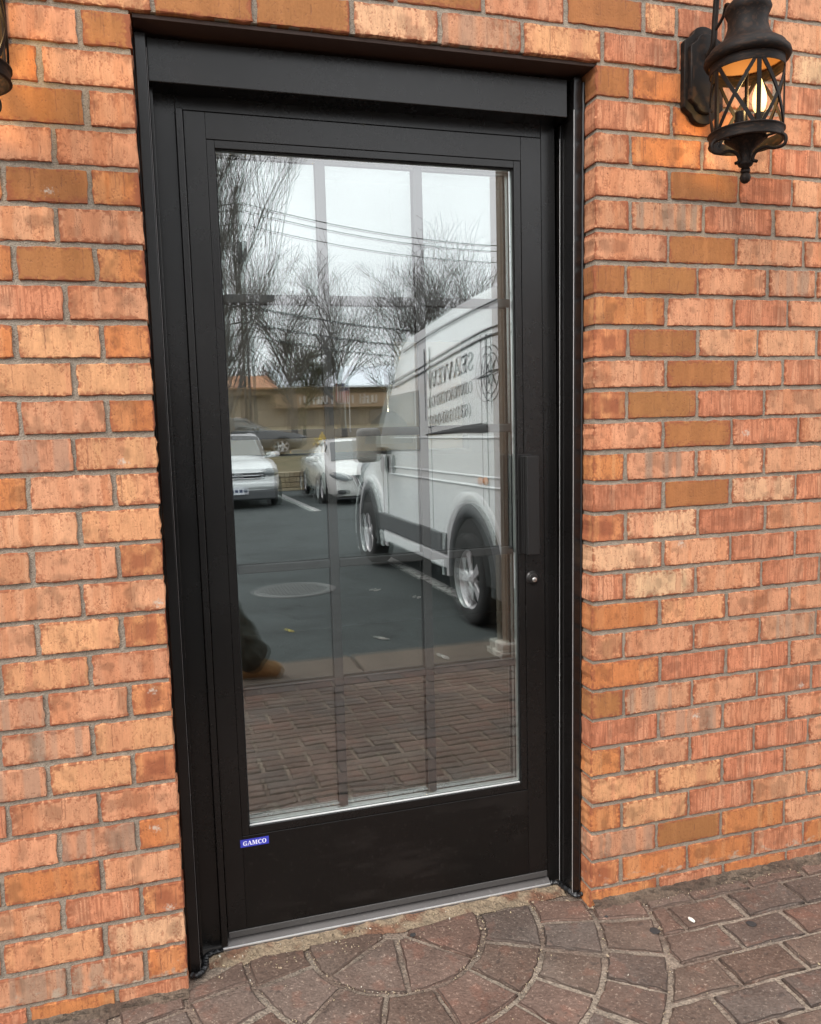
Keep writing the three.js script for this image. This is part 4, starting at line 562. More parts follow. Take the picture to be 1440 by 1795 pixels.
car({ name: 'parked_sedan', label: 'pearl white sedan parked beside the SUV, black grille toward the door', category: 'car', pos: [4.16, lotY(16.3), 15.15], turn: 0.02, paint: pearl, wr: 0.335, axles: [0.95, 3.75], mz: 1.78, handles: [2.35, 3.25], seams: [1.5, 2.55], ws: [1.28, 2.12], rw: [3.75, 4.35], spokes: 5,
  st: [{ z: 0, b: 0.34, w: 0.55, h: 0.60, r: 0.62, q: 0.45 }, { z: 0.07, b: 0.22, w: 0.72, h: 0.68, r: 0.71, q: 0.5 }, { z: 0.25, b: 0.17, w: 0.84, h: 0.74, r: 0.78, q: 0.6 }, { z: 0.6, b: 0.16, w: 0.90, h: 0.80, r: 0.86, q: 0.64 }, { z: 1.2, b: 0.16, w: 0.915, h: 0.88, r: 0.94, q: 0.72 }, { z: 2.15, b: 0.16, w: 0.915, h: 0.93, r: 1.40, q: 0.58 }, { z: 2.6, b: 0.16, w: 0.915, h: 0.94, r: 1.465, q: 0.57 }, { z: 3.3, b: 0.16, w: 0.915, h: 0.96, r: 1.445, q: 0.56 }, { z: 3.75, b: 0.18, w: 0.91, h: 0.975, r: 1.36, q: 0.56 }, { z: 4.4, b: 0.2, w: 0.90, h: 0.98, r: 1.04, q: 0.66 }, { z: 4.75, b: 0.26, w: 0.84, h: 0.97, r: 1.02, q: 0.6 }, { z: 4.87, b: 0.36, w: 0.7, h: 0.85, r: 0.9, q: 0.5 }],
  windows: [[1.72, 2.50, 0.36, 0.02], [2.58, 3.42, 0.02, 0.12], [3.50, 3.85, 0.02, 0.22]],
  front(t, b, at) {
    const v = new THREE.Shape([[-0.34, 0.70], [-0.20, 0.36], [0.20, 0.36], [0.34, 0.70]].map((p) => new THREE.Vector2(...p))); const g = new THREE.ExtrudeGeometry(v, { depth: 0.1, bevelEnabled: true, bevelSize: 0.01, bevelThickness: 0.01 }); g.translate(0, -0.03, -0.012); part(b, 'grille', g, blackPlastic);
    part(b, 'grille_trim', [tube([[-0.40, 0.69, 0.03], [-0.30, 0.58, -0.012], [-0.2, 0.37, -0.02], [0, 0.33, -0.025], [0.2, 0.37, -0.02], [0.30, 0.58, -0.012], [0.40, 0.69, 0.03]], 0.018, 40, 8)], chrome);
    for (const s of [-1, 1]) { const q = new THREE.SphereGeometry(1, 20, 12); q.scale(0.30, 0.085, 0.13); q.rotateZ(s * 0.20); q.rotateY(-s * 0.72); q.translate(s * 0.64, 0.645, 0.125); part(b, 'headlight', q, lampGlass); const f = new THREE.SphereGeometry(1, 16, 10); f.scale(0.15, 0.055, 0.06); f.rotateY(-s * 0.4); f.translate(s * 0.60, 0.31, 0.045); part(b, 'fog_recess', f, blackPlastic); const d = new THREE.SphereGeometry(1, 16, 8); d.scale(0.2, 0.012, 0.05); d.rotateZ(s * 0.2); d.rotateY(-s * 0.7); d.translate(s * 0.66, 0.60, 0.06); part(b, 'running_light', d, chrome); }
    part(b, 'splitter', bx(-0.74, 0.74, 0.15, 0.19, 0.02, 0.2, 0.015), blackPlastic); for (const k of [0.45, 0.52, 0.58, 0.64]) part(b, 'grille_bar', bx(-0.12 - (k - 0.36) * 0.4, 0.12 + (k - 0.36) * 0.4, k - 0.03, k - 0.018, -0.03, -0.015, 0.003), greyPlastic); const e = new THREE.TorusGeometry(0.06, 0.012, 8, 24); e.translate(0, 0.56, -0.035); part(b, 'emblem', e, chrome);
  } });
car({ name: 'passing_car', label: 'dark grey sedan driving along the road beyond the parking lot', category: 'car', pos: [4.7, 0.36, 28], turn: -Math.PI / 2, paint: mat([0.055, 0.06, 0.06], { roughness: 0.3, clearcoat: 1 }), wr: 0.32, axles: [0.9, 3.6], mz: 1.78, handles: [2.35, 3.25], seams: [1.5, 2.55], ws: [1.28, 2.12], rw: [3.6, 4.2],
  st: [{ z: 0, b: 0.34, w: 0.55, h: 0.60, r: 0.62, q: 0.45 }, { z: 0.25, b: 0.19, w: 0.84, h: 0.72, r: 0.75, q: 0.6 }, { z: 1.2, b: 0.18, w: 0.9, h: 0.86, r: 0.91, q: 0.7 }, { z: 2.15, b: 0.18, w: 0.9, h: 0.90, r: 1.36, q: 0.57 }, { z: 2.6, b: 0.18, w: 0.9, h: 0.92, r: 1.42, q: 0.56 }, { z: 3.5, b: 0.18, w: 0.9, h: 0.93, r: 1.36, q: 0.55 }, { z: 4.25, b: 0.22, w: 0.88, h: 0.94, r: 0.99, q: 0.6 }, { z: 4.7, b: 0.36, w: 0.72, h: 0.85, r: 0.9, q: 0.5 }],
  windows: [[1.72, 2.50, 0.36, 0.02], [2.58, 3.42, 0.02, 0.12]],
  front(t, b) { for (const s of [-1, 1]) { const q = new THREE.SphereGeometry(1, 16, 10); q.scale(0.24, 0.06, 0.12); q.rotateY(-s * 0.6); q.translate(s * 0.62, 0.62, 0.17); part(b, 'headlight', q, lampGlass); part(b, 'tail_light', bx(s * 0.62 - 0.14, s * 0.62 + 0.14, 0.72, 0.84, 4.62, 4.72, 0.02), tailRed); } } });
{ // tall white cargo van backed up to the curb, its passenger side toward the post
  const t = thing('cargo_van', 'tall white cargo van with dark lettering on its side, backed up to the curb', 'van', [3.1, -0.17, 3.27], 0); t.rotation.x = 0.012;
  const ring = (s) => { const { z, b, w, r, m = 1 } = s, H = [[0, b], [w * 0.9, b], [w * 0.985, b + 0.03], [w, b + 0.14], [w, b + (r - b) * 0.3], [w, b + (r - b) * 0.55], [w * 0.998, b + (r - b) * 0.78], [w * 0.985, r - 0.14 * m], [w * 0.955, r - 0.06 * m], [w * 0.88, r - 0.015 * m], [w * 0.5, r + 0.03 * m], [0, r + 0.045 * m]]; return [...H.map(([x, y]) => [x, y, z]), ...H.slice(1, -1).reverse().map(([x, y]) => [-x, y, z])]; };
  const S = [{ z: -1.0, b: 0.42, w: 0.94, r: 2.30 }, { z: -0.95, b: 0.38, w: 0.985, r: 2.385 }, { z: -0.8, b: 0.36, w: 1.0, r: 2.43 }, { z: 0.4, b: 0.36, w: 1.0, r: 2.42 }, { z: 1.2, b: 0.36, w: 1.0, r: 2.37 }, { z: 1.65, b: 0.36, w: 1.0, r: 2.345 }, { z: 1.88, b: 0.36, w: 0.998, r: 2.30 }, { z: 2.06, b: 0.36, w: 0.994, r: 2.17 }, { z: 2.26, b: 0.36, w: 0.99, r: 1.98, m: 0.9 }, { z: 2.75, b: 0.36, w: 0.985, r: 1.53, m: 0.7 }, { z: 3.15, b: 0.36, w: 0.98, r: 1.23, m: 0.6 }, { z: 3.75, b: 0.34, w: 0.96, r: 1.06, m: 0.6 }, { z: 4.02, b: 0.32, w: 0.86, r: 0.92, m: 0.6 }, { z: 4.14, b: 0.36, w: 0.7, r: 0.74, m: 0.5 }];
  const vanPaint = new THREE.MeshPhysicalMaterial({ color: col(0.80, 0.815, 0.82), roughness: 0.35, clearcoat: 0.7, clearcoatRoughness: 0.12 });
  const body = part(t, 'body', loft(S.map(ring), true, 0.5), vanPaint);
  const X = -1.0, zt = (z) => z - 3.27, yt = (y) => y + 0.17;     // the near side lies at x = -1
  const line = (pts, r, m, n = 'trim') => part(body, n, tube(pts.map(([y, z, o = 0]) => [X - 0.001 - o, yt(y), zt(z)]), r, 30, 6), m);
  line([[1.90, 2.45], [1.93, 2.78], [1.83, 4.2], [1.73, 5.45]], 0.006, greyPlastic, 'roof_crease'); line([[1.85, 2.45], [1.88, 2.78], [1.78, 4.2], [1.69, 5.3]], 0.009, greyPlastic, 'roof_crease'); line([[2.10, 2.45, -0.004], [2.09, 3.2, -0.002], [2.05, 4.2, 0], [1.99, 5.0, 0]], 0.006, greyPlastic, 'gutter');
  for (const [z, a, b] of [[4.22, 0.42, 1.95], [4.36, 1.35, 1.95], [5.72, 0.30, 1.35], [2.95, 0.5, 1.9]]) part(body, 'door_seam', bx(X - 0.003, X + 0.004, yt(a), yt(b), zt(z), zt(z) + 0.009, 0), blackPlastic);
  part(body, 'slide_rail', (() => { const g = patch([[1.235, 2.95], [1.245, 3.4], [1.228, 4.34]].map(([y, z], i) => [[X - 0.004, yt(y), zt(z)], [X - 0.012, yt(y + [0.035, 0.022, 0.005][i]), zt(z)], [X - 0.004, yt(y + [0.07, 0.045, 0.009][i]), zt(z)]]), 0.004); return g; })(), blackPlastic);
  line([[1.20, 2.45], [1.205, 3.5], [1.215, 5.4]], 0.010, vanPaint, 'belt_moulding'); line([[0.93, 2.45], [0.93, 4], [0.93, 5.6]], 0.008, vanPaint, 'belt_moulding'); line([[0.86, 2.45], [0.86, 4], [0.86, 5.6]], 0.010, vanPaint, 'belt_moulding');
  part(body, 'side_window', patch([[1.10, 4.55, 5.95], [1.30, 4.55, 5.85], [1.62, 4.55, 5.50]].map(([y, a, b]) => Array.from({ length: 6 }, (_, i) => [X - 0.003, yt(y), zt(lerp(a, b, i / 5))])), 0.005), new THREE.MeshPhysicalMaterial({ color: col(0.42, 0.44, 0.44), roughness: 0.05, ior: 2.0 }));
  part(body, 'windshield', patch([[2.09, 2.155, 0.84], [2.26, 1.99, 0.86], [2.75, 1.55, 0.9], [3.12, 1.27, 0.9]].map(([z, y, w]) => Array.from({ length: 9 }, (_, i) => { const u = i / 4 - 1; return [u * w, y + 0.055 - 0.07 * u * u, z]; })), 0.008), wsGlass);
  part(body, 'side_cladding', bx(X - 0.02, X + 0.02, yt(0.27), yt(0.44), zt(3.88), zt(5.98), 0.01), greyPlastic); part(body, 'sill', bx(X - 0.008, X + 0.03, yt(0.15), yt(0.26), zt(3.85), zt(5.98), 0.02), vanPaint); part(body, 'side_cladding', bx(X - 0.02, X + 0.02, yt(0.50), yt(0.66), zt(2.35), zt(2.72), 0.01), greyPlastic);
  for (const s of [-1, 1]) for (const z of [0, 3.2]) {
    const p0 = s > 0 ? Math.PI - 0.12 : -0.12, arc = (P) => new THREE.LatheGeometry(P.map((q) => new THREE.Vector2(...q)), 40, p0, Math.PI + 0.24); const a = arc([[0.455, -0.02], [0.455, 0.016], [0.50, 0.022], [0.555, 0.012], [0.56, -0.02]]); a.rotateZ(-Math.PI / 2 * s); a.translate(s * 1.0, 0.34, z); part(body, 'wheel_arch', a, greyPlastic);
    const f = arc([[0.57, -0.02], [0.57, 0.005], [0.64, 0.003], [0.64, -0.02]]); f.rotateZ(-Math.PI / 2 * s); f.translate(s * 1.0, 0.34, z); part(body, 'arch_flare', f, vanPaint);
    const d = new THREE.CylinderGeometry(0.46, 0.46, 0.012, 40, 1, false, 0, Math.PI); d.rotateZ(Math.PI / 2); d.translate(s * 1.002, 0.34, z); part(body, 'wheel_well', d, rubber); wheel(t, s * 0.945, 0.34, z, 0.34, 0.22, s, 5);
  }
  for (const z of [5.74, 5.47]) { const g = new THREE.SphereGeometry(1, 18, 12); g.scale(0.018, 0.095, 0.05); g.translate(X, yt(0.95), zt(z)); part(body, 'door_handle', g, blackPlastic); }
  { const mirrorMat = mat([0.34, 0.33, 0.30], { roughness: 0.4 }), m = new RoundedBoxGeometry(0.24, 0.34, 0.13, 3, 0.05); m.translate(X - 0.21, yt(1.145), zt(5.62)); part(body, 'mirror', m, mirrorMat); part(body, 'mirror_arm', cyl([X + 0.02, yt(1.08), zt(5.62)], [X - 0.15, yt(1.1), zt(5.62)], 0.035), blackPlastic); const m2 = m.clone(); m2.translate(-2 * (X - 0.21), 0, 0); part(body, 'mirror', m2, greyPlastic); }
  for (const s of [-1, 1]) { part(body, 'headlight', (() => { const g = new THREE.SphereGeometry(1, 18, 12); g.scale(0.13, 0.19, 0.16); g.translate(s * 0.83, 0.98, 3.86); return g; })(), lampGlass); part(body, 'tail_light', bx(s * 0.9 - 0.06, s * 0.9 + 0.06, 0.9, 1.35, -1.02, -0.9, 0.02), tailRed); }
  part(body, 'marker_lamp', (() => { const g = new THREE.SphereGeometry(1, 10, 8); g.scale(0.012, 0.03, 0.05); g.translate(X - 0.01, yt(0.90), zt(2.99)); return g; })(), amber);
  part(body, 'bumper', [bx(-0.95, 0.95, 0.30, 0.62, 3.9, 4.2, 0.08), bx(-0.95, 0.95, 0.34, 0.5, -1.12, -0.95, 0.04)], greyPlastic); part(body, 'grille', bx(-0.55, 0.55, 0.66, 0.84, 4.02, 4.16, 0.03), blackPlastic);
  { // lettering and compass badge printed on the side
    const c = document.createElement('canvas'); c.width = 2048; c.height = 820; const x = c.getContext('2d'), ink = '#2a2e33'; x.clearRect(0, 0, 2048, 820); x.fillStyle = ink; x.strokeStyle = ink; x.textBaseline = 'middle'; x.textAlign = 'center';
    const W = 1.82, H = 0.73, px = (m) => m / W * 2048, X0 = 2.58;   // metres along the van
    x.font = '230px serif'; x.save(); x.translate(px(3.735 - X0), 240); const tw = x.measureText('SEAVIEW').width; x.scale(px(1.08) / tw, 0.88); x.fillText('SEAVIEW', 0, 0); x.restore();
    x.font = '150px serif'; x.save(); x.translate(px(3.765 - X0), 442); const t2 = x.measureText('CONTRACTING LLC').width; x.scale(px(1.08) / t2, 0.86); x.fillText('CONTRACTING LLC', 0, 0); x.restore();
    x.font = '150px serif'; x.save(); x.translate(px(3.78 - X0), 618); const t3 = x.measureText('(631) 680-0812').width; x.scale(px(1.03) / t3, 0.95); x.fillText('(631) 680-0812', 0, 0); x.restore();
    const cx = px(2.87 - X0), cy = 400; x.lineWidth = 7; for (const r of [150, 205]) { x.beginPath(); x.arc(cx, cy, r, 0, 7); x.stroke(); }
    for (let k = 0; k < 8; k++) { const a = k * Math.PI / 4, L = k % 2 ? 140 : 300; for (const s of [-1, 1]) { x.beginPath(); x.moveTo(cx, cy); x.lineTo(cx + Math.cos(a + s * 0.39) * 52, cy + Math.sin(a + s * 0.39) * 52); x.lineTo(cx + Math.cos(a) * L, cy + Math.sin(a) * L); x.closePath(); if (s > 0) x.fill(); else { x.lineWidth = 4; x.stroke(); } } }
    const tx = new THREE.CanvasTexture(c); tx.colorSpace = THREE.SRGBColorSpace;
    const g = new THREE.BoxGeometry(0.001, H, W, 1, 1, 1), p = g.attributes.position, u = g.attributes.uv;
    for (let i = 0; i < p.count; i++) { u.setXY(i, p.getZ(i) / W + 0.5, p.getY(i) / H + 0.5); p.setXYZ(i, X - 0.0025 + p.getX(i), yt(1.575) + p.getY(i) - (p.getZ(i)) * 0.075, zt(X0 + W / 2) + p.getZ(i)); }
    part(body, 'lettering', g, new THREE.MeshStandardMaterial({ map: tx, transparent: true, roughness: 0.5 }), 'dark company lettering and compass badge on the van side');
  }
}
// ------------------------------------------------------------------ verge, road, far side
reseed(888);
const farY = (x, z) => z < 22.6 ? -0.02 : z < 26 ? lerp(-0.02, 0.32, (z - 22.6) / 3.4) : z < 34 ? 0.33 : 0.33 + Math.min(1.2, (z - 34) * 0.055);
struct('verge', sheet(-120, 140, 22.4, 26, (x, z) => farY(x, z) + 0.02 * (fbm(x, z, 3) - 0.5), 120, 12), new THREE.MeshStandardMaterial({ roughness: 1, map: tex(256, 256, (u, v) => { const n = tnoise(u, v, 8, 4, 71), f = tnoise(u, v, 90, 2, 72); return mix3([0.085, 0.078, 0.035], [0.16, 0.12, 0.065], clamp(n + (f - 0.5))); }, true, 0.5) }));
struct('road', sheet(-120, 140, 26, 34, (x, z) => farY(x, z), 40, 4), asphaltMat);
struct('road_marking', [sheet(-120, 140, 29.92, 30.02, () => 0.336, 30, 1), sheet(-120, 140, 30.14, 30.24, () => 0.336, 30, 1), sheet(-120, 140, 26.3, 26.42, () => 0.336, 30, 1)], mat([0.5, 0.42, 0.15]));
struct('far_ground', sheet(-160, 180, 34, 160, (x, z) => farY(x, z) - 0.004, 30, 30), mat([0.13, 0.105, 0.065], { roughness: 1 }));
struct('side_ground', [sheet(-160, -60, -80, 22.4, () => -0.6, 4, 4), sheet(70, 180, -80, 22.4, () => -0.6, 4, 4), sheet(-60, 70, -80, -14, () => -0.6, 4, 4)], mat([0.12, 0.10, 0.065], { roughness: 1 }));
{ const t = thing('stone_wall', 'low wall of tan stacked stones behind the parked cars', 'wall', [0, 0, 0]); const sm = [[0.30, 0.24, 0.15], [0.25, 0.19, 0.12], [0.34, 0.28, 0.19]].map((c) => mat(c, { roughness: 0.95 }));
  const list = [[], [], []]; for (let r = 0; r < 4; r++) for (let x = -14 - (r % 2) * 0.2; x < 16;) { const w = rr(0.28, 0.55); const g = bx(x + 0.008, x + w - 0.008, -0.62 + r * 0.16, -0.62 + (r + 1) * 0.16 - 0.012, 22.0 + rr(-0.02, 0.02), 22.4, 0.02); (x > 1.5 && x < 6.5 ? (part(t, 'stone', g, sm[Math.floor(rnd() * 3)])) : list[Math.floor(rnd() * 3)].push(g)); x += w; }
  list.forEach((l, i) => { part(t, 'stonework', l, sm[i]).userData.kind = 'stuff'; }); }
// ------------------------------------------------------------------ bare winter trees
const barks = [[0.115, 0.10, 0.086], [0.125, 0.112, 0.098], [0.10, 0.088, 0.077]].map((c) => mat(c, { roughness: 1 }));
function bareTree(h, o) { // branching skeleton; returns trunk and twig geometries
  const trunk = [], twigs = []; const seg = (a, b, r0, r1, n, into) => { const d = b.clone().sub(a), L = d.length(); if (L < 1e-4) return; const q = new THREE.Quaternion().setFromUnitVectors(new THREE.Vector3(0, 1, 0), d.divideScalar(L)), pos = []; for (let i = 0; i < n; i++) { const t = i / n * Math.PI * 2, u = new THREE.Vector3(Math.cos(t), 0, Math.sin(t)).applyQuaternion(q); pos.push([u.clone().multiplyScalar(r0).add(a), u.multiplyScalar(r1).add(b)]); } for (let i = 0; i < n; i++) { const [a0, a1] = pos[i], [b0, b1] = pos[(i + 1) % n]; into.push(a0, a1, b0, b0, a1, b1); } };
  const grow = (p, d, len, r, lvl) => {
    let cur = p.clone(), dir = d.clone(), n = lvl === 0 ? 5 : lvl < 3 ? 4 : 3, rad = r;
    for (let i = 0; i < n; i++) {
      dir.add(new THREE.Vector3(rr(-1, 1), rr(-0.5, 1) * o.up, rr(-1, 1)).multiplyScalar(o.wob)).normalize();
      const nx = cur.clone().addScaledVector(dir, len / n), nr = rad * (lvl === 0 ? 0.9 : 0.82); seg(cur, nx, rad, Math.max(nr, o.min), lvl < 2 ? 7 : 3, lvl < 2 ? trunk : twigs);
      cur = nx; rad = nr;
      if (lvl < o.depth && (lvl > 0 || o.low ? i >= 0 : i >= 1)) { const kids = lvl === 0 ? (o.low ? 4 : i > 1 ? 3 : 1) : lvl === 1 ? (rnd() < 0.7 ? 2 : 1) : rnd() < o.kid ? 2 : 1; for (let k = 0; k < kids; k++) { const side = new THREE.Vector3(rr(-1, 1), rr(-0.3, 0.6), rr(-1, 1)).normalize(), nd = dir.clone().multiplyScalar(o.keep).addScaledVector(side, o.spread).add(new THREE.Vector3(0, o.lift, 0)).normalize(); grow(cur, nd, len * rr(0.5, 0.75) * (lvl === 0 ? o.limb : 1), Math.max(rad * rr(0.5, 0.7), o.min), lvl + 1); } }
    }
  };
  grow(new THREE.Vector3(0, -0.1, 0), new THREE.Vector3(rr(-0.05, 0.05), 1, rr(-0.05, 0.05)), h * o.trunk, h * o.girth, 0);
  const geo = (a) => { const g = new THREE.BufferGeometry(), f = new Float32Array(a.length * 3); a.forEach((v, i) => { f[3 * i] = v.x; f[3 * i + 1] = v.y; f[3 * i + 2] = v.z; }); g.setAttribute('position', new THREE.BufferAttribute(f, 3)); g.computeVertexNormals(); return g; };
  return [geo(trunk), geo(twigs)];
}
function plantTree(name, label, pos, h, o, m, turn = 0) { const t = thing(name, label, 'tree', pos, turn); const [a, b] = bareTree(h, o); part(t, 'trunk', a, m); part(t, 'crown', b, m); return t; }
const upright = { up: 0.7, wob: 0.07, keep: 0.8, spread: 0.55, lift: 0.5, low: 1, depth: 4, kid: 0.15, limb: 0.7, trunk: 0.78, girth: 0.013, min: 0.007 }, round = { up: 0.35, wob: 0.14, keep: 0.85, spread: 0.75, lift: 0.16, depth: 4, kid: 0.12, limb: 0.95, trunk: 0.42, girth: 0.016, min: 0.0075 }, thick = { ...round, kid: 0.3, spread: 0.85 };
plantTree('tall_tree', 'tall slender bare tree, highest of the trees across the lot', [1.7, 0, 23.3], 10.2, upright, barks[1]);
plantTree('tall_tree', 'second slender bare tree close behind the tallest one', [-1.2, 0.1, 25.2], 10.5, upright, barks[1]);
plantTree('bare_tree', 'round bare tree beside the parking lot lamp', [5.4, 0.5, 35.5], 11.4, thick, barks[0]);
plantTree('bare_tree', 'bare tree between the lamp side tree and the van roof', [8.1, 0.5, 37], 10.2, round, barks[1], 3);
plantTree('bare_tree', 'broad bare tree left of the van roof', [10.7, 0.5, 34.8], 10.6, thick, barks[2]);
plantTree('bare_tree', 'broad bare tree standing above the van roof', [13.4, 0.5, 35.2], 10.8, thick, barks[2], 1);
plantTree('bare_tree', 'bare tree to the right of the one above the van', [16.5, 0.5, 36], 10, round, barks[0], 2);
plantTree('bare_tree', 'small bushy bare tree with olive twigs near the road', [6.6, 0.7, 40], 6.8, { ...thick, min: 0.013 }, mat([0.13, 0.125, 0.075], { roughness: 1 }), 2);
plantTree('bare_tree', 'short bare tree by the tan building', [2.8, 1.0, 44], 8, thick, barks[0], 4);
plantTree('bare_tree', 'bare tree behind the passing car', [-3.5, 0.9, 41], 9.5, round, barks[1], 5);
{ // woodland at the back, reads as one grey mass
  const list = []; for (let k = 0; k < 3; k++) { const [, b] = bareTree(8.5, { ...thick, depth: 3, min: 0.03 }); list.push(b); }
  const all = []; for (let i = 0; i < 26; i++) { const g = list[i % 3].clone(); g.rotateY(i * 1.7); g.scale(rr(0.9, 1.3), rr(0.8, 1.15), rr(0.9, 1.3)); g.translate(-22 + i * 2.9, 1.3, 78 + rr(-4, 6)); all.push(g); }
  const m = part(scene, 'woodland', all, mat([0.12, 0.108, 0.098], { roughness: 1 })); tag(m, 'grey line of bare woodland behind the tan building', 'woodland', null, 'stuff');
}
// ------------------------------------------------------------------ lamps, wires, buildings, hydrant, flag
const darkMetal = mat([0.05, 0.05, 0.048], { roughness: 0.5, metalness: 0.3 });
{ const t = thing('lot_lamp', 'parking lot lamp pole with two dark shoebox heads', 'lamp post', [3.2, 0.33, 29.6 + 4.8]); t.position.set(3.55, 0.68, 34.2); part(t, 'pole', cyl([0, 0, 0], [0, 6.3, 0], 0.09, 0.06), darkMetal); part(t, 'cross_arm', cyl([-0.55, 6.15, 0], [0.55, 6.15, 0], 0.035), darkMetal); for (const s of [-1, 1]) { const h = part(t, 'lamp_head', [bx(s * 0.72 - 0.3, s * 0.72 + 0.3, 6.22, 6.42, -0.28, 0.28, 0.02), cyl([s * 0.6, 6.1, 0], [s * 0.6, 6.25, 0], 0.05)], darkMetal); part(h, 'lens', bx(s * 0.72 - 0.26, s * 0.72 + 0.26, 6.20, 6.222, -0.24, 0.24, 0.004), lampGlass); } }
const poles = [[-14, 30, 0], [3.0, 31.5, 1], [24, 34, 2]];
for (const [x, z, k] of poles) { const t = thing('utility_pole', ['wooden utility pole far along the road past the tall trees', 'wooden utility pole among the tall bare trees', 'wooden utility pole beyond the van'][k], 'utility pole', [x, 0.3, z]); const wm = mat([0.09, 0.075, 0.06], { roughness: 1 }); part(t, 'pole', cyl([0, 0, 0], [0, 10.6, 0], 0.15, 0.10), wm); part(t, 'cross_arm', bx(-0.06, 0.06, 9.5, 9.62, -1.1, 1.1, 0.01), wm); part(t, 'transformer', [cyl([0.02, 7.6, -0.35], [0.02, 8.4, -0.35], 0.2)], darkMetal); part(t, 'insulator', [-0.9, -0.4, 0.4, 0.9].map((o) => cyl([0, 9.62, o], [0, 9.76, o], 0.04, 0.025)), mat([0.2, 0.16, 0.12])); }
{ const spans = [[9.75, 0.022, -0.9], [9.62, 0.02, -0.4], [9.3, 0.018, 0.4], [6.0, 0.034, 0], [5.35, 0.03, 0.1], [4.85, 0.02, 0.1]]; spans.forEach(([h, r, dz], i) => { const list = []; for (let s = 0; s < 2; s++) { const [xa, za] = poles[s], [xb, zb] = poles[s + 1], pts = []; for (let k = 0; k <= 12; k++) { const u = k / 12; pts.push([lerp(xa, xb, u), 0.3 + h - 3.0 * (1 - (2 * u - 1) ** 2) * 0.32, lerp(za, zb, u) + dz]); } list.push(tube(pts, r, 30, 4)); } const m = part(scene, 'power_line', list, mat([0.03, 0.03, 0.03])); tag(m, ['topmost wire strung between the utility poles', 'second wire from the top between the utility poles', 'third wire from the top between the utility poles', 'thick cable, highest of the lower wires on the poles', 'cable just under the thick one on the poles', 'lowest thin wire between the utility poles'][i], 'wire', 'wires between the utility poles'); }); }
{ const spots = [[0.35, 5.3], [0.78, 3.6], [1.75, 4.9], [1.35, 3.1], [2.0, 4.4], [0.6, 2.62], [1.5, 2.2]]; spots.forEach(([x, z], i) => { const g = new THREE.IcosahedronGeometry(0.02, 2), p = g.attributes.position; for (let k = 0; k < p.count; k++) p.setXYZ(k, p.getX(k) * (1.6 + vn(k, i)), p.getY(k) * 0.25 + 0.004 * vn(k * 0.7, i), p.getZ(k) * 0.9); g.computeVertexNormals(); const t = thing('leaf_scrap', ['pale scrap on the asphalt left of the manhole cover', 'yellow leaf on the asphalt nearest the manhole cover', 'pale scrap by the painted line beside the van', 'pale scrap on the asphalt between curb and manhole cover', 'pale scrap close to the van front of the rear wheel', 'pale scrap just off the curb edge', 'pale scrap lying on the curb'][i], 'litter', [x, (z < 2.46 ? walkY(2.05) : lotY(z)) + 0.006, z], i * 1.3); part(t, 'scrap', g, mat(i === 1 ? [0.5, 0.42, 0.08] : [0.5, 0.49, 0.45])); }); }
{ // long tan building across the road
  const t = thing('shop_building', 'long low tan building with brown roof and white letters across the road', 'building', [0, 0, 56]); const tan = mat([0.30, 0.25, 0.19], { roughness: 0.9 }), white = mat([0.62, 0.60, 0.57]), roofM = mat([0.36, 0.17, 0.085], { roughness: 0.9 }), paleRoof = mat([0.68, 0.71, 0.76], { roughness: 0.7 });
  part(t, 'wall', bx(-40, 2.6, 1, 4.1, 0, 14, 0), white, 'white left part of the front'); part(t, 'wall', bx(2.6, 40, 1, 4.05, 0.4, 14, 0), tan);
  const gable = (x0, x1, y0, y1, ov) => { const s = new THREE.Shape([[-ov, y0], [7, y1], [14 + ov, y0], [14 + ov, y0 + 0.12], [7, y1 + 0.12], [-ov, y0 + 0.12]].map((p) => new THREE.Vector2(...p))), g = new THREE.ExtrudeGeometry(s, { depth: x1 - x0, bevelEnabled: false }); g.rotateY(-Math.PI / 2); g.translate(x1, 0, 0); return g; };
  part(t, 'roof', gable(-40, 7.4, 4.1, 5.4, 0.6), roofM); part(t, 'roof', gable(7.4, 40, 4.15, 6.1, 1.1), paleRoof, 'pale right part of the roof'); part(t, 'fascia', bx(7.0, 40, 2.75, 3.75, -0.5, -0.3, 0.02), mat([0.30, 0.20, 0.13])); part(t, 'fascia', bx(2.4, 7.0, 3.7, 4.1, -0.3, -0.1, 0.02), mat([0.22, 0.15, 0.09]));
  for (let i = 0; i < 7; i++) { const w = part(t, 'window', bx(-12 + i * 2.05, -10.5 + i * 2.05, 1.6, 3.3, -0.06, 0.05, 0.02), glassDark); part(w, 'mullion', [bx(-11.29 + i * 2.05, -11.21 + i * 2.05, 1.6, 3.3, -0.1, -0.061, 0.005)], white); }
  for (let i = 0; i < 6; i++) { const w = part(t, 'window', bx(8 + i * 3, 10.2 + i * 3, 1.3, 2.6, 0.3, 0.45, 0.02), mat([0.16, 0.135, 0.105], { roughness: 0.15 })); part(w, 'mullion', bx(9.06 + i * 3, 9.14 + i * 3, 1.3, 2.6, 0.24, 0.299, 0.005), tan); }
  const strokes = [[0, 0, 0.14, 0.6], [0.26, 0, 0.14, 0.6], [0, 0, 0.4, 0.12]], L = []; [0, 0.62, 1.0, 1.35, 2.0, 2.5, 2.85, 3.5, 4.4, 5.0].forEach((o, i) => { for (const [a, b, w, h] of (i % 3 === 0 ? strokes : i % 3 === 1 ? [[0, 0, 0.15, 0.6]] : [[0, 0, 0.13, 0.7], [0, 0.4, 0.34, 0.12], [0.2, 0, 0.13, 0.3]])) L.push(bx(9.0 + o + a, 9.0 + o + a + w, 2.98 + b, 2.98 + b + h, -0.56, -0.505, 0.01)); }); part(t, 'sign_letters', L, white);
}
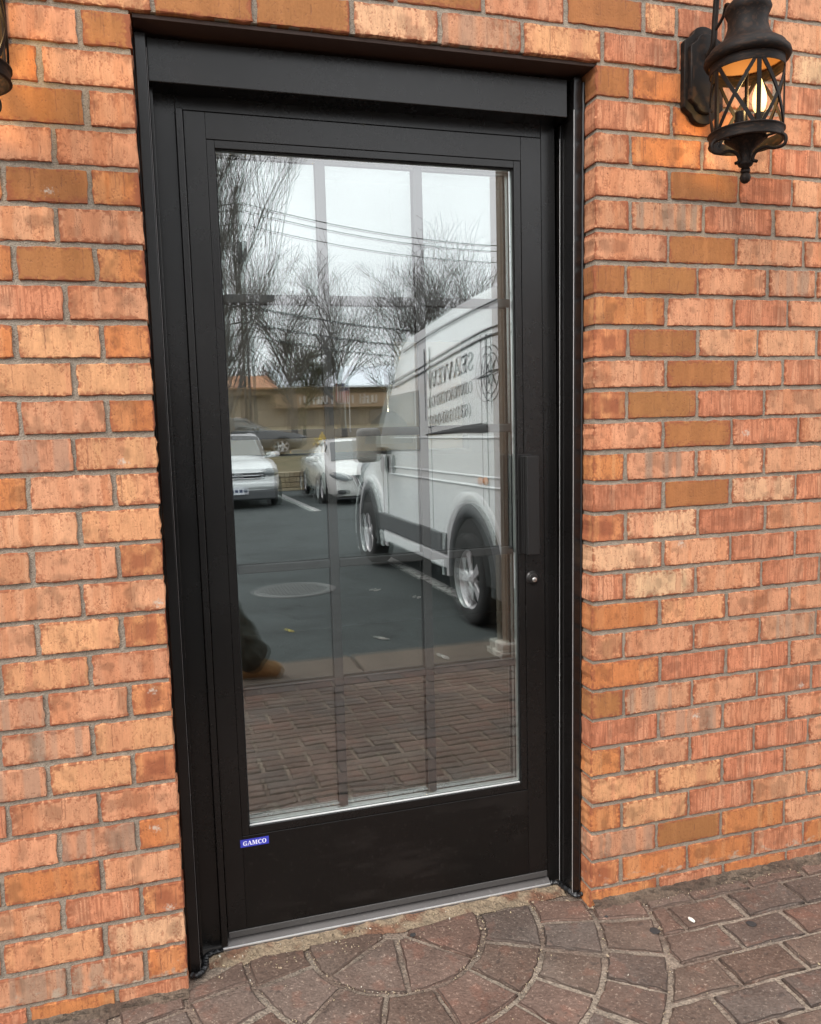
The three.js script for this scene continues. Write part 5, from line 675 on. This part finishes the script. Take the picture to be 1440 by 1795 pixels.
{ const t = thing('fire_hydrant', 'yellow fire hydrant on the verge behind the white sedan', 'hydrant', [4.92, 0.26, 25.4]); const ym = mat([0.55, 0.38, 0.06], { roughness: 0.5 }); part(t, 'barrel', lathe([[0, 0], [0.16, 0], [0.16, 0.05], [0.105, 0.06], [0.105, 0.62], [0.135, 0.63], [0.135, 0.68], [0.12, 0.7], [0.08, 0.80], [0.035, 0.84], [0.035, 0.9], [0, 0.9]], 24), ym); part(t, 'nozzle', [cyl([-0.19, 0.5, 0], [0.19, 0.5, 0], 0.055), cyl([0, 0.46, 0], [0, 0.46, -0.19], 0.07)], ym); }
{ const t = thing('flagpole', 'pole flying a striped red and white flag with a blue corner', 'flag', [9.75, 0.8, 46]); part(t, 'pole', cyl([0.55, 0, 0], [0.55, 4.3, 0], 0.045, 0.03), mat([0.6, 0.6, 0.6], { metalness: 0.5, roughness: 0.4 }));
  const c = document.createElement('canvas'); c.width = 256; c.height = 140; const x = c.getContext('2d'); for (let i = 0; i < 13; i++) { x.fillStyle = i % 2 ? '#e4e0dc' : '#a8283a'; x.fillRect(0, i * 140 / 13, 256, 140 / 13 + 1); } x.fillStyle = '#2b3160'; x.fillRect(0, 0, 104, 75); x.fillStyle = '#e8e6e4'; for (let i = 0; i < 6; i++) for (let k = 0; k < 5; k++) { x.beginPath(); x.arc(10 + i * 17, 8 + k * 14.5, 3, 0, 7); x.fill(); } const tx = new THREE.CanvasTexture(c); tx.colorSpace = THREE.SRGBColorSpace;
  const g = new THREE.BoxGeometry(0.75, 1.15, 0.008, 14, 10, 1), p = g.attributes.position, u = g.attributes.uv; for (let i = 0; i < p.count; i++) { const X = p.getX(i), Y = p.getY(i); u.setXY(i, 0.5 - Y / 1.15, 0.5 + X / 0.75); p.setZ(i, p.getZ(i) + 0.06 * Math.sin(X * 13 + Y * 2)); } g.translate(0.14, 2.55, 0); g.computeVertexNormals(); part(t, 'flag_cloth', g, new THREE.MeshStandardMaterial({ map: tx, roughness: 0.9 })); }
// ------------------------------------------------------------------ room behind the door
{
  const dark = mat([0.055, 0.046, 0.04], { roughness: 0.8 }), darkG = mat([0.05, 0.055, 0.05], { roughness: 0.8 }), cream = mat([0.62, 0.50, 0.36], { roughness: 0.85 }), tile = mat([0.06, 0.052, 0.046], { roughness: 0.5 });
  struct('room_floor', bx(-3, 4.5, -0.16, -0.06, -8.2, -0.242, 0), tile); struct('room_ceiling', bx(-3, 4.5, 2.9, 3.0, -8.2, -0.242, 0), dark);
  struct('room_wall', [bx(-3.1, -3, -0.16, 3, -8.2, -0.242, 0), bx(4.5, 4.6, -0.16, 3, -8.2, -0.242, 0), bx(-3, 4.5, -0.06, 2.9, -8.3, -8.2, 0), bx(-3, -0.2, -0.06, 2.9, -0.262, -0.242, 0), bx(1.25, 4.5, -0.06, 2.9, -0.262, -0.242, 0), bx(-0.2, 1.25, 2.25, 2.9, -0.262, -0.242, 0)], dark);
  struct('door_reveal', [bx(-0.03, 0.0, -0.06, 2.25, -0.262, -0.241, 0), bx(1.06, 1.25, -0.06, 2.25, -0.262, -0.241, 0), bx(-0.2, -0.03, -0.06, 2.25, -0.262, -0.241, 0), bx(0, 1.06, 2.2, 2.25, -0.262, -0.241, 0)], dark);
  const P = thing('serving_partition', 'dark partition with a wide opening to a lit cream room', 'partition', [0, 0, -3.5]);
  part(P, 'lower_panel', bx(-3, 4.5, -0.06, 1.10, -0.06, 0.06, 0.004), darkG); part(P, 'upper_panel', [bx(-3, 1.50, 1.58, 2.9, -0.06, 0.06, 0.004), bx(1.50, 4.5, 1.88, 2.9, -0.06, 0.06, 0.004)], dark); part(P, 'side_panel', bx(2.02, 4.5, 1.1005, 1.8795, -0.06, 0.06, 0.004), dark); part(P, 'counter', bx(-3, 2.02, 1.101, 1.13, -0.2, 0.12, 0.006), mat([0.12, 0.08, 0.05], { roughness: 0.4 }));
  struct('inner_room_wall', [bx(-3, 4.5, -0.06, 2.9, -6.5, -6.4, 0)], cream);
  const L = thing('pendant_lamp', 'round pale pendant lamp hanging in the lit back room', 'pendant lamp', [1.75, 1.16, -4.6]); part(L, 'cord', cyl([0, 0.26, 0], [0, 1.74, 0], 0.006), blackPlastic);
  part(L, 'shade', lathe([[0.20, 0.0], [0.20, 0.03], [0.14, 0.18], [0.05, 0.26], [0.04, 0.26], [0.13, 0.17], [0.19, 0.03], [0.19, 0.0]], 30), mat([0.7, 0.62, 0.48], { roughness: 0.6 }));
  part(L, 'bulb', (() => { const g = new THREE.SphereGeometry(0.06, 20, 14); g.translate(0, 0.10, 0); return g; })(), new THREE.MeshPhysicalMaterial({ color: col(1, 0.9, 0.75), emissive: col(1, 0.8, 0.5), emissiveIntensity: 1 }));
  const pl = new THREE.PointLight(col(1, 0.86, 0.66), 30); pl.position.set(0, 0.10, 0); pl.castShadow = true; pl.shadow.radius = 3; L.add(pl);
}
// ------------------------------------------------------------------ photographer standing at the curb, only a trouser leg and boot show in the glass
{
  const gy = walkY(2.2), skinBase = new THREE.MeshStandardMaterial();
  const field = (bones, size, cell, grow) => { // smooth union of tapered capsules meshed on a grid
    const lo = [1e9, 1e9, 1e9], hi = [-1e9, -1e9, -1e9]; for (const [a, b, r0, r1] of bones) for (let k = 0; k < 3; k++) { lo[k] = Math.min(lo[k], a[k] - r0 - grow, b[k] - r1 - grow); hi[k] = Math.max(hi[k], a[k] + r0 + grow, b[k] + r1 + grow); }
    const span = Math.max(hi[0] - lo[0], hi[1] - lo[1], hi[2] - lo[2]) + 6 * cell, N = Math.max(12, Math.round(span / cell)), c = [0, 1, 2].map((k) => (lo[k] + hi[k]) / 2), mc = new MarchingCubes(N, skinBase, false, false, 400000);
    mc.isolation = 0; const h = span / 2; mc.field.fill(-1);
    for (let z = 0; z < N; z++) for (let y = 0; y < N; y++) for (let x = 0; x < N; x++) {
      const p = [c[0] + ((x - N / 2) / (N / 2)) * h, c[1] + ((y - N / 2) / (N / 2)) * h, c[2] + ((z - N / 2) / (N / 2)) * h]; if (p[0] < lo[0] - cell || p[0] > hi[0] + cell || p[1] < lo[1] - cell || p[1] > hi[1] + cell || p[2] < lo[2] - cell || p[2] > hi[2] + cell) continue;
      let d = 1e9; for (const [a, b, r0, r1] of bones) { const ab = [b[0] - a[0], b[1] - a[1], b[2] - a[2]], ap = [p[0] - a[0], p[1] - a[1], p[2] - a[2]], L = ab[0] ** 2 + ab[1] ** 2 + ab[2] ** 2, t = L ? clamp((ap[0] * ab[0] + ap[1] * ab[1] + ap[2] * ab[2]) / L) : 0, q = Math.hypot(ap[0] - t * ab[0], ap[1] - t * ab[1], ap[2] - t * ab[2]) - lerp(r0, r1, t) - grow; const kk = size, hh = clamp(0.5 + 0.5 * (d - q) / kk); d = d > 1e8 ? q : lerp(d, q, hh) - kk * hh * (1 - hh); }
      mc.field[z * N * N + y * N + x] = -d;
    }
    mc.update(); const n = mc.count, g = new THREE.BufferGeometry(), P = new Float32Array(n * 3); for (let i = 0; i < n; i++) for (let k = 0; k < 3; k++) P[3 * i + k] = c[k] + mc.positionArray[3 * i + k] * h; g.setAttribute('position', new THREE.BufferAttribute(P, 3)); g.computeVertexNormals();
    const w = mergeVertices(g, 1e-5); w.deleteAttribute('normal'); w.deleteAttribute('uv'); const v = mergeVertices(w, 1e-4); v.computeVertexNormals(); return v;
  };
  const ox = -0.06, T = thing('person', 'person in olive trousers and tan boots holding up a phone at the curb', 'person', [ox, gy, 2.34]);
  const hipL = [-0.1, 0.92, 0], hipR = [0.1, 0.92, 0], knL = [-0.14, 0.50, -0.03], knR = [0.26, 0.50, -0.06], anL = [-0.16, 0.09, 0.03], anR = [0.43, 0.115, -0.10], neck = [0.02, 1.46, 0.02], shL = [-0.18, 1.40, 0.02], shR = [0.2, 1.40, 0.02], elL = [-0.20, 1.14, -0.10], elR = [0.22, 1.14, -0.10], wrL = [0.02, 1.33, -0.26], wrR = [0.16, 1.33, -0.26];
  const legs = [[hipL, knL, 0.085, 0.058], [knL, anL, 0.058, 0.042], [hipR, knR, 0.085, 0.058], [knR, anR, 0.066, 0.072], [hipL, hipR, 0.11, 0.11]], torso = [[[0, 0.95, 0], [0.01, 1.2, 0.01], 0.135, 0.14], [[0.01, 1.2, 0.01], [0.01, 1.36, 0.02], 0.15, 0.135], [shL, shR, 0.07, 0.07]], arms = [[shL, elL, 0.058, 0.045], [elL, wrL, 0.045, 0.03], [shR, elR, 0.058, 0.045], [elR, wrR, 0.045, 0.03]], head = [[neck, [0.02, 1.54, 0.0], 0.055, 0.055], [[0.02, 1.60, -0.02], [0.02, 1.66, 0.02], 0.075, 0.088], [[0.02, 1.575, -0.075], [0.02, 1.55, -0.06], 0.025, 0.03], [[0.02, 1.63, -0.098], [0.02, 1.60, -0.115], 0.012, 0.014], [[-0.075, 1.62, 0.01], [-0.075, 1.59, 0.0], 0.016, 0.012], [[0.115, 1.62, 0.01], [0.115, 1.59, 0.0], 0.016, 0.012]];
  const feet = [[[-0.16, 0.06, 0.06], [-0.17, 0.045, -0.17], 0.042, 0.036], [[0.42, 0.055, -0.10], [0.565, 0.04, -0.13], 0.043, 0.038]];
  const skin = mat([0.42, 0.24, 0.17], { roughness: 0.55 }), hands = [];
  for (const [w, s] of [[wrL, 1], [wrR, -1]]) { const x = 0.10 - s * 0.062, z = -0.325; hands.push([w, [w[0] + s * 0.008, 1.355, -0.30], 0.026, 0.026]); for (let f = 0; f < 4; f++) { const y = 1.325 + f * 0.021, L = [0.026, 0.032, 0.034, 0.03][f]; hands.push([[w[0], y, -0.30], [x - s * 0.012, y + 0.004, z - 0.01], 0.0095, 0.009], [[x - s * 0.012, y + 0.004, z - 0.01], [x + s * L * 0.6, y + 0.006, z - 0.018], 0.009, 0.0075]); } hands.push([[w[0] + s * 0.01, 1.335, -0.285], [x + s * 0.012, 1.36, z + 0.022], 0.012, 0.0095], [[x + s * 0.012, 1.36, z + 0.022], [x + s * 0.034, 1.382, z + 0.016], 0.0095, 0.008]); }
  const body = part(T, 'body', field([...legs, ...torso, ...arms, ...head, ...feet], 0.03, 0.0135, -0.004), skin); part(body, 'hand', field(hands, 0.006, 0.004, 0), skin);
  const fold = (g, k, f) => { const p = g.attributes.position, n = g.attributes.normal; for (let i = 0; i < p.count; i++) { const q = (fbm(p.getX(i) * f, p.getY(i) * f * 0.7 + p.getZ(i) * f, 4) - 0.45) * k; p.setXYZ(i, p.getX(i) + n.getX(i) * q, p.getY(i) + n.getY(i) * q, p.getZ(i) + n.getZ(i) * q); } g.computeVertexNormals(); return g; };
  part(T, 'trousers', fold(field(legs.map(([a, b, c, d], i) => i % 2 && i < 4 ? [a, [b[0], b[1] + 0.02, b[2]], c, d + 0.016] : [a, b, c, d]), 0.03, 0.0135, 0.016), 0.045, 26), mat([0.030, 0.033, 0.026], { roughness: 0.95 })); part(T, 'jacket', fold(field([...torso, ...arms.map(([a, b, c, d], i) => i % 2 ? [a, [lerp(a[0], b[0], 0.93), lerp(a[1], b[1], 0.93), lerp(a[2], b[2], 0.93)], c, d] : [a, b, c, d])], 0.04, 0.0135, 0.018), 0.02, 16), mat([0.05, 0.055, 0.06], { roughness: 0.9 }));
  for (const [a, b, r0, r1] of feet) { const bt = part(T, 'boot', fold(field([[a, b, r0, r1], [a, [a[0] + (a[0] > 0 ? 0.025 : 0), 0.13, a[2] + (a[0] > 0 ? 0 : -0.02)], 0.042, 0.046]], 0.02, 0.009, 0.012), 0.012, 45), mat([0.20, 0.115, 0.045], { roughness: 0.8 })); part(bt, 'sole', field([[[a[0], 0.012, a[2]], [b[0], 0.012, b[2]], 0.045, 0.043]].map(([p, q, c, d]) => [p, q, c * 0.55, d * 0.5]), 0.01, 0.008, 0.006), mat([0.03, 0.025, 0.02])); }
  part(T, 'hair', field([[[0.02, 1.675, 0.03], [0.02, 1.62, 0.06], 0.082, 0.07]], 0.02, 0.009, 0.004), mat([0.03, 0.02, 0.015], { roughness: 0.9 })); part(T, 'eye', [-0.03, 0.03].map((s) => { const g = new THREE.SphereGeometry(0.011, 12, 8); g.translate(0.02 + s, 1.622, -0.093); return g; }), mat([0.6, 0.58, 0.55], { roughness: 0.2 })); part(T, 'mouth', bx(-0.003, 0.043, 1.561, 1.566, -0.104, -0.096, 0.002), mat([0.3, 0.1, 0.09]));
  const ph = thing('phone', 'black phone held up in both hands of the photographer', 'phone', [ox + 0.10, gy + 1.372, 2.34 - 0.333]); part(ph, 'case', bx(-0.037, 0.037, -0.075, 0.075, -0.0045, 0.0045, 0.004), blackPlastic); part(ph, 'screen', bx(-0.034, 0.034, -0.072, 0.072, 0.0046, 0.0052, 0), glassDark); part(ph, 'camera_bump', bx(0.0, 0.032, 0.035, 0.07, -0.007, -0.0046, 0.001), glassDark);
}
// ------------------------------------------------------------------ shadows everywhere, then draw
scene.traverse((o) => { if (o.isMesh) { o.castShadow = true; o.receiveShadow = true; } });
renderer.render(scene, camera);
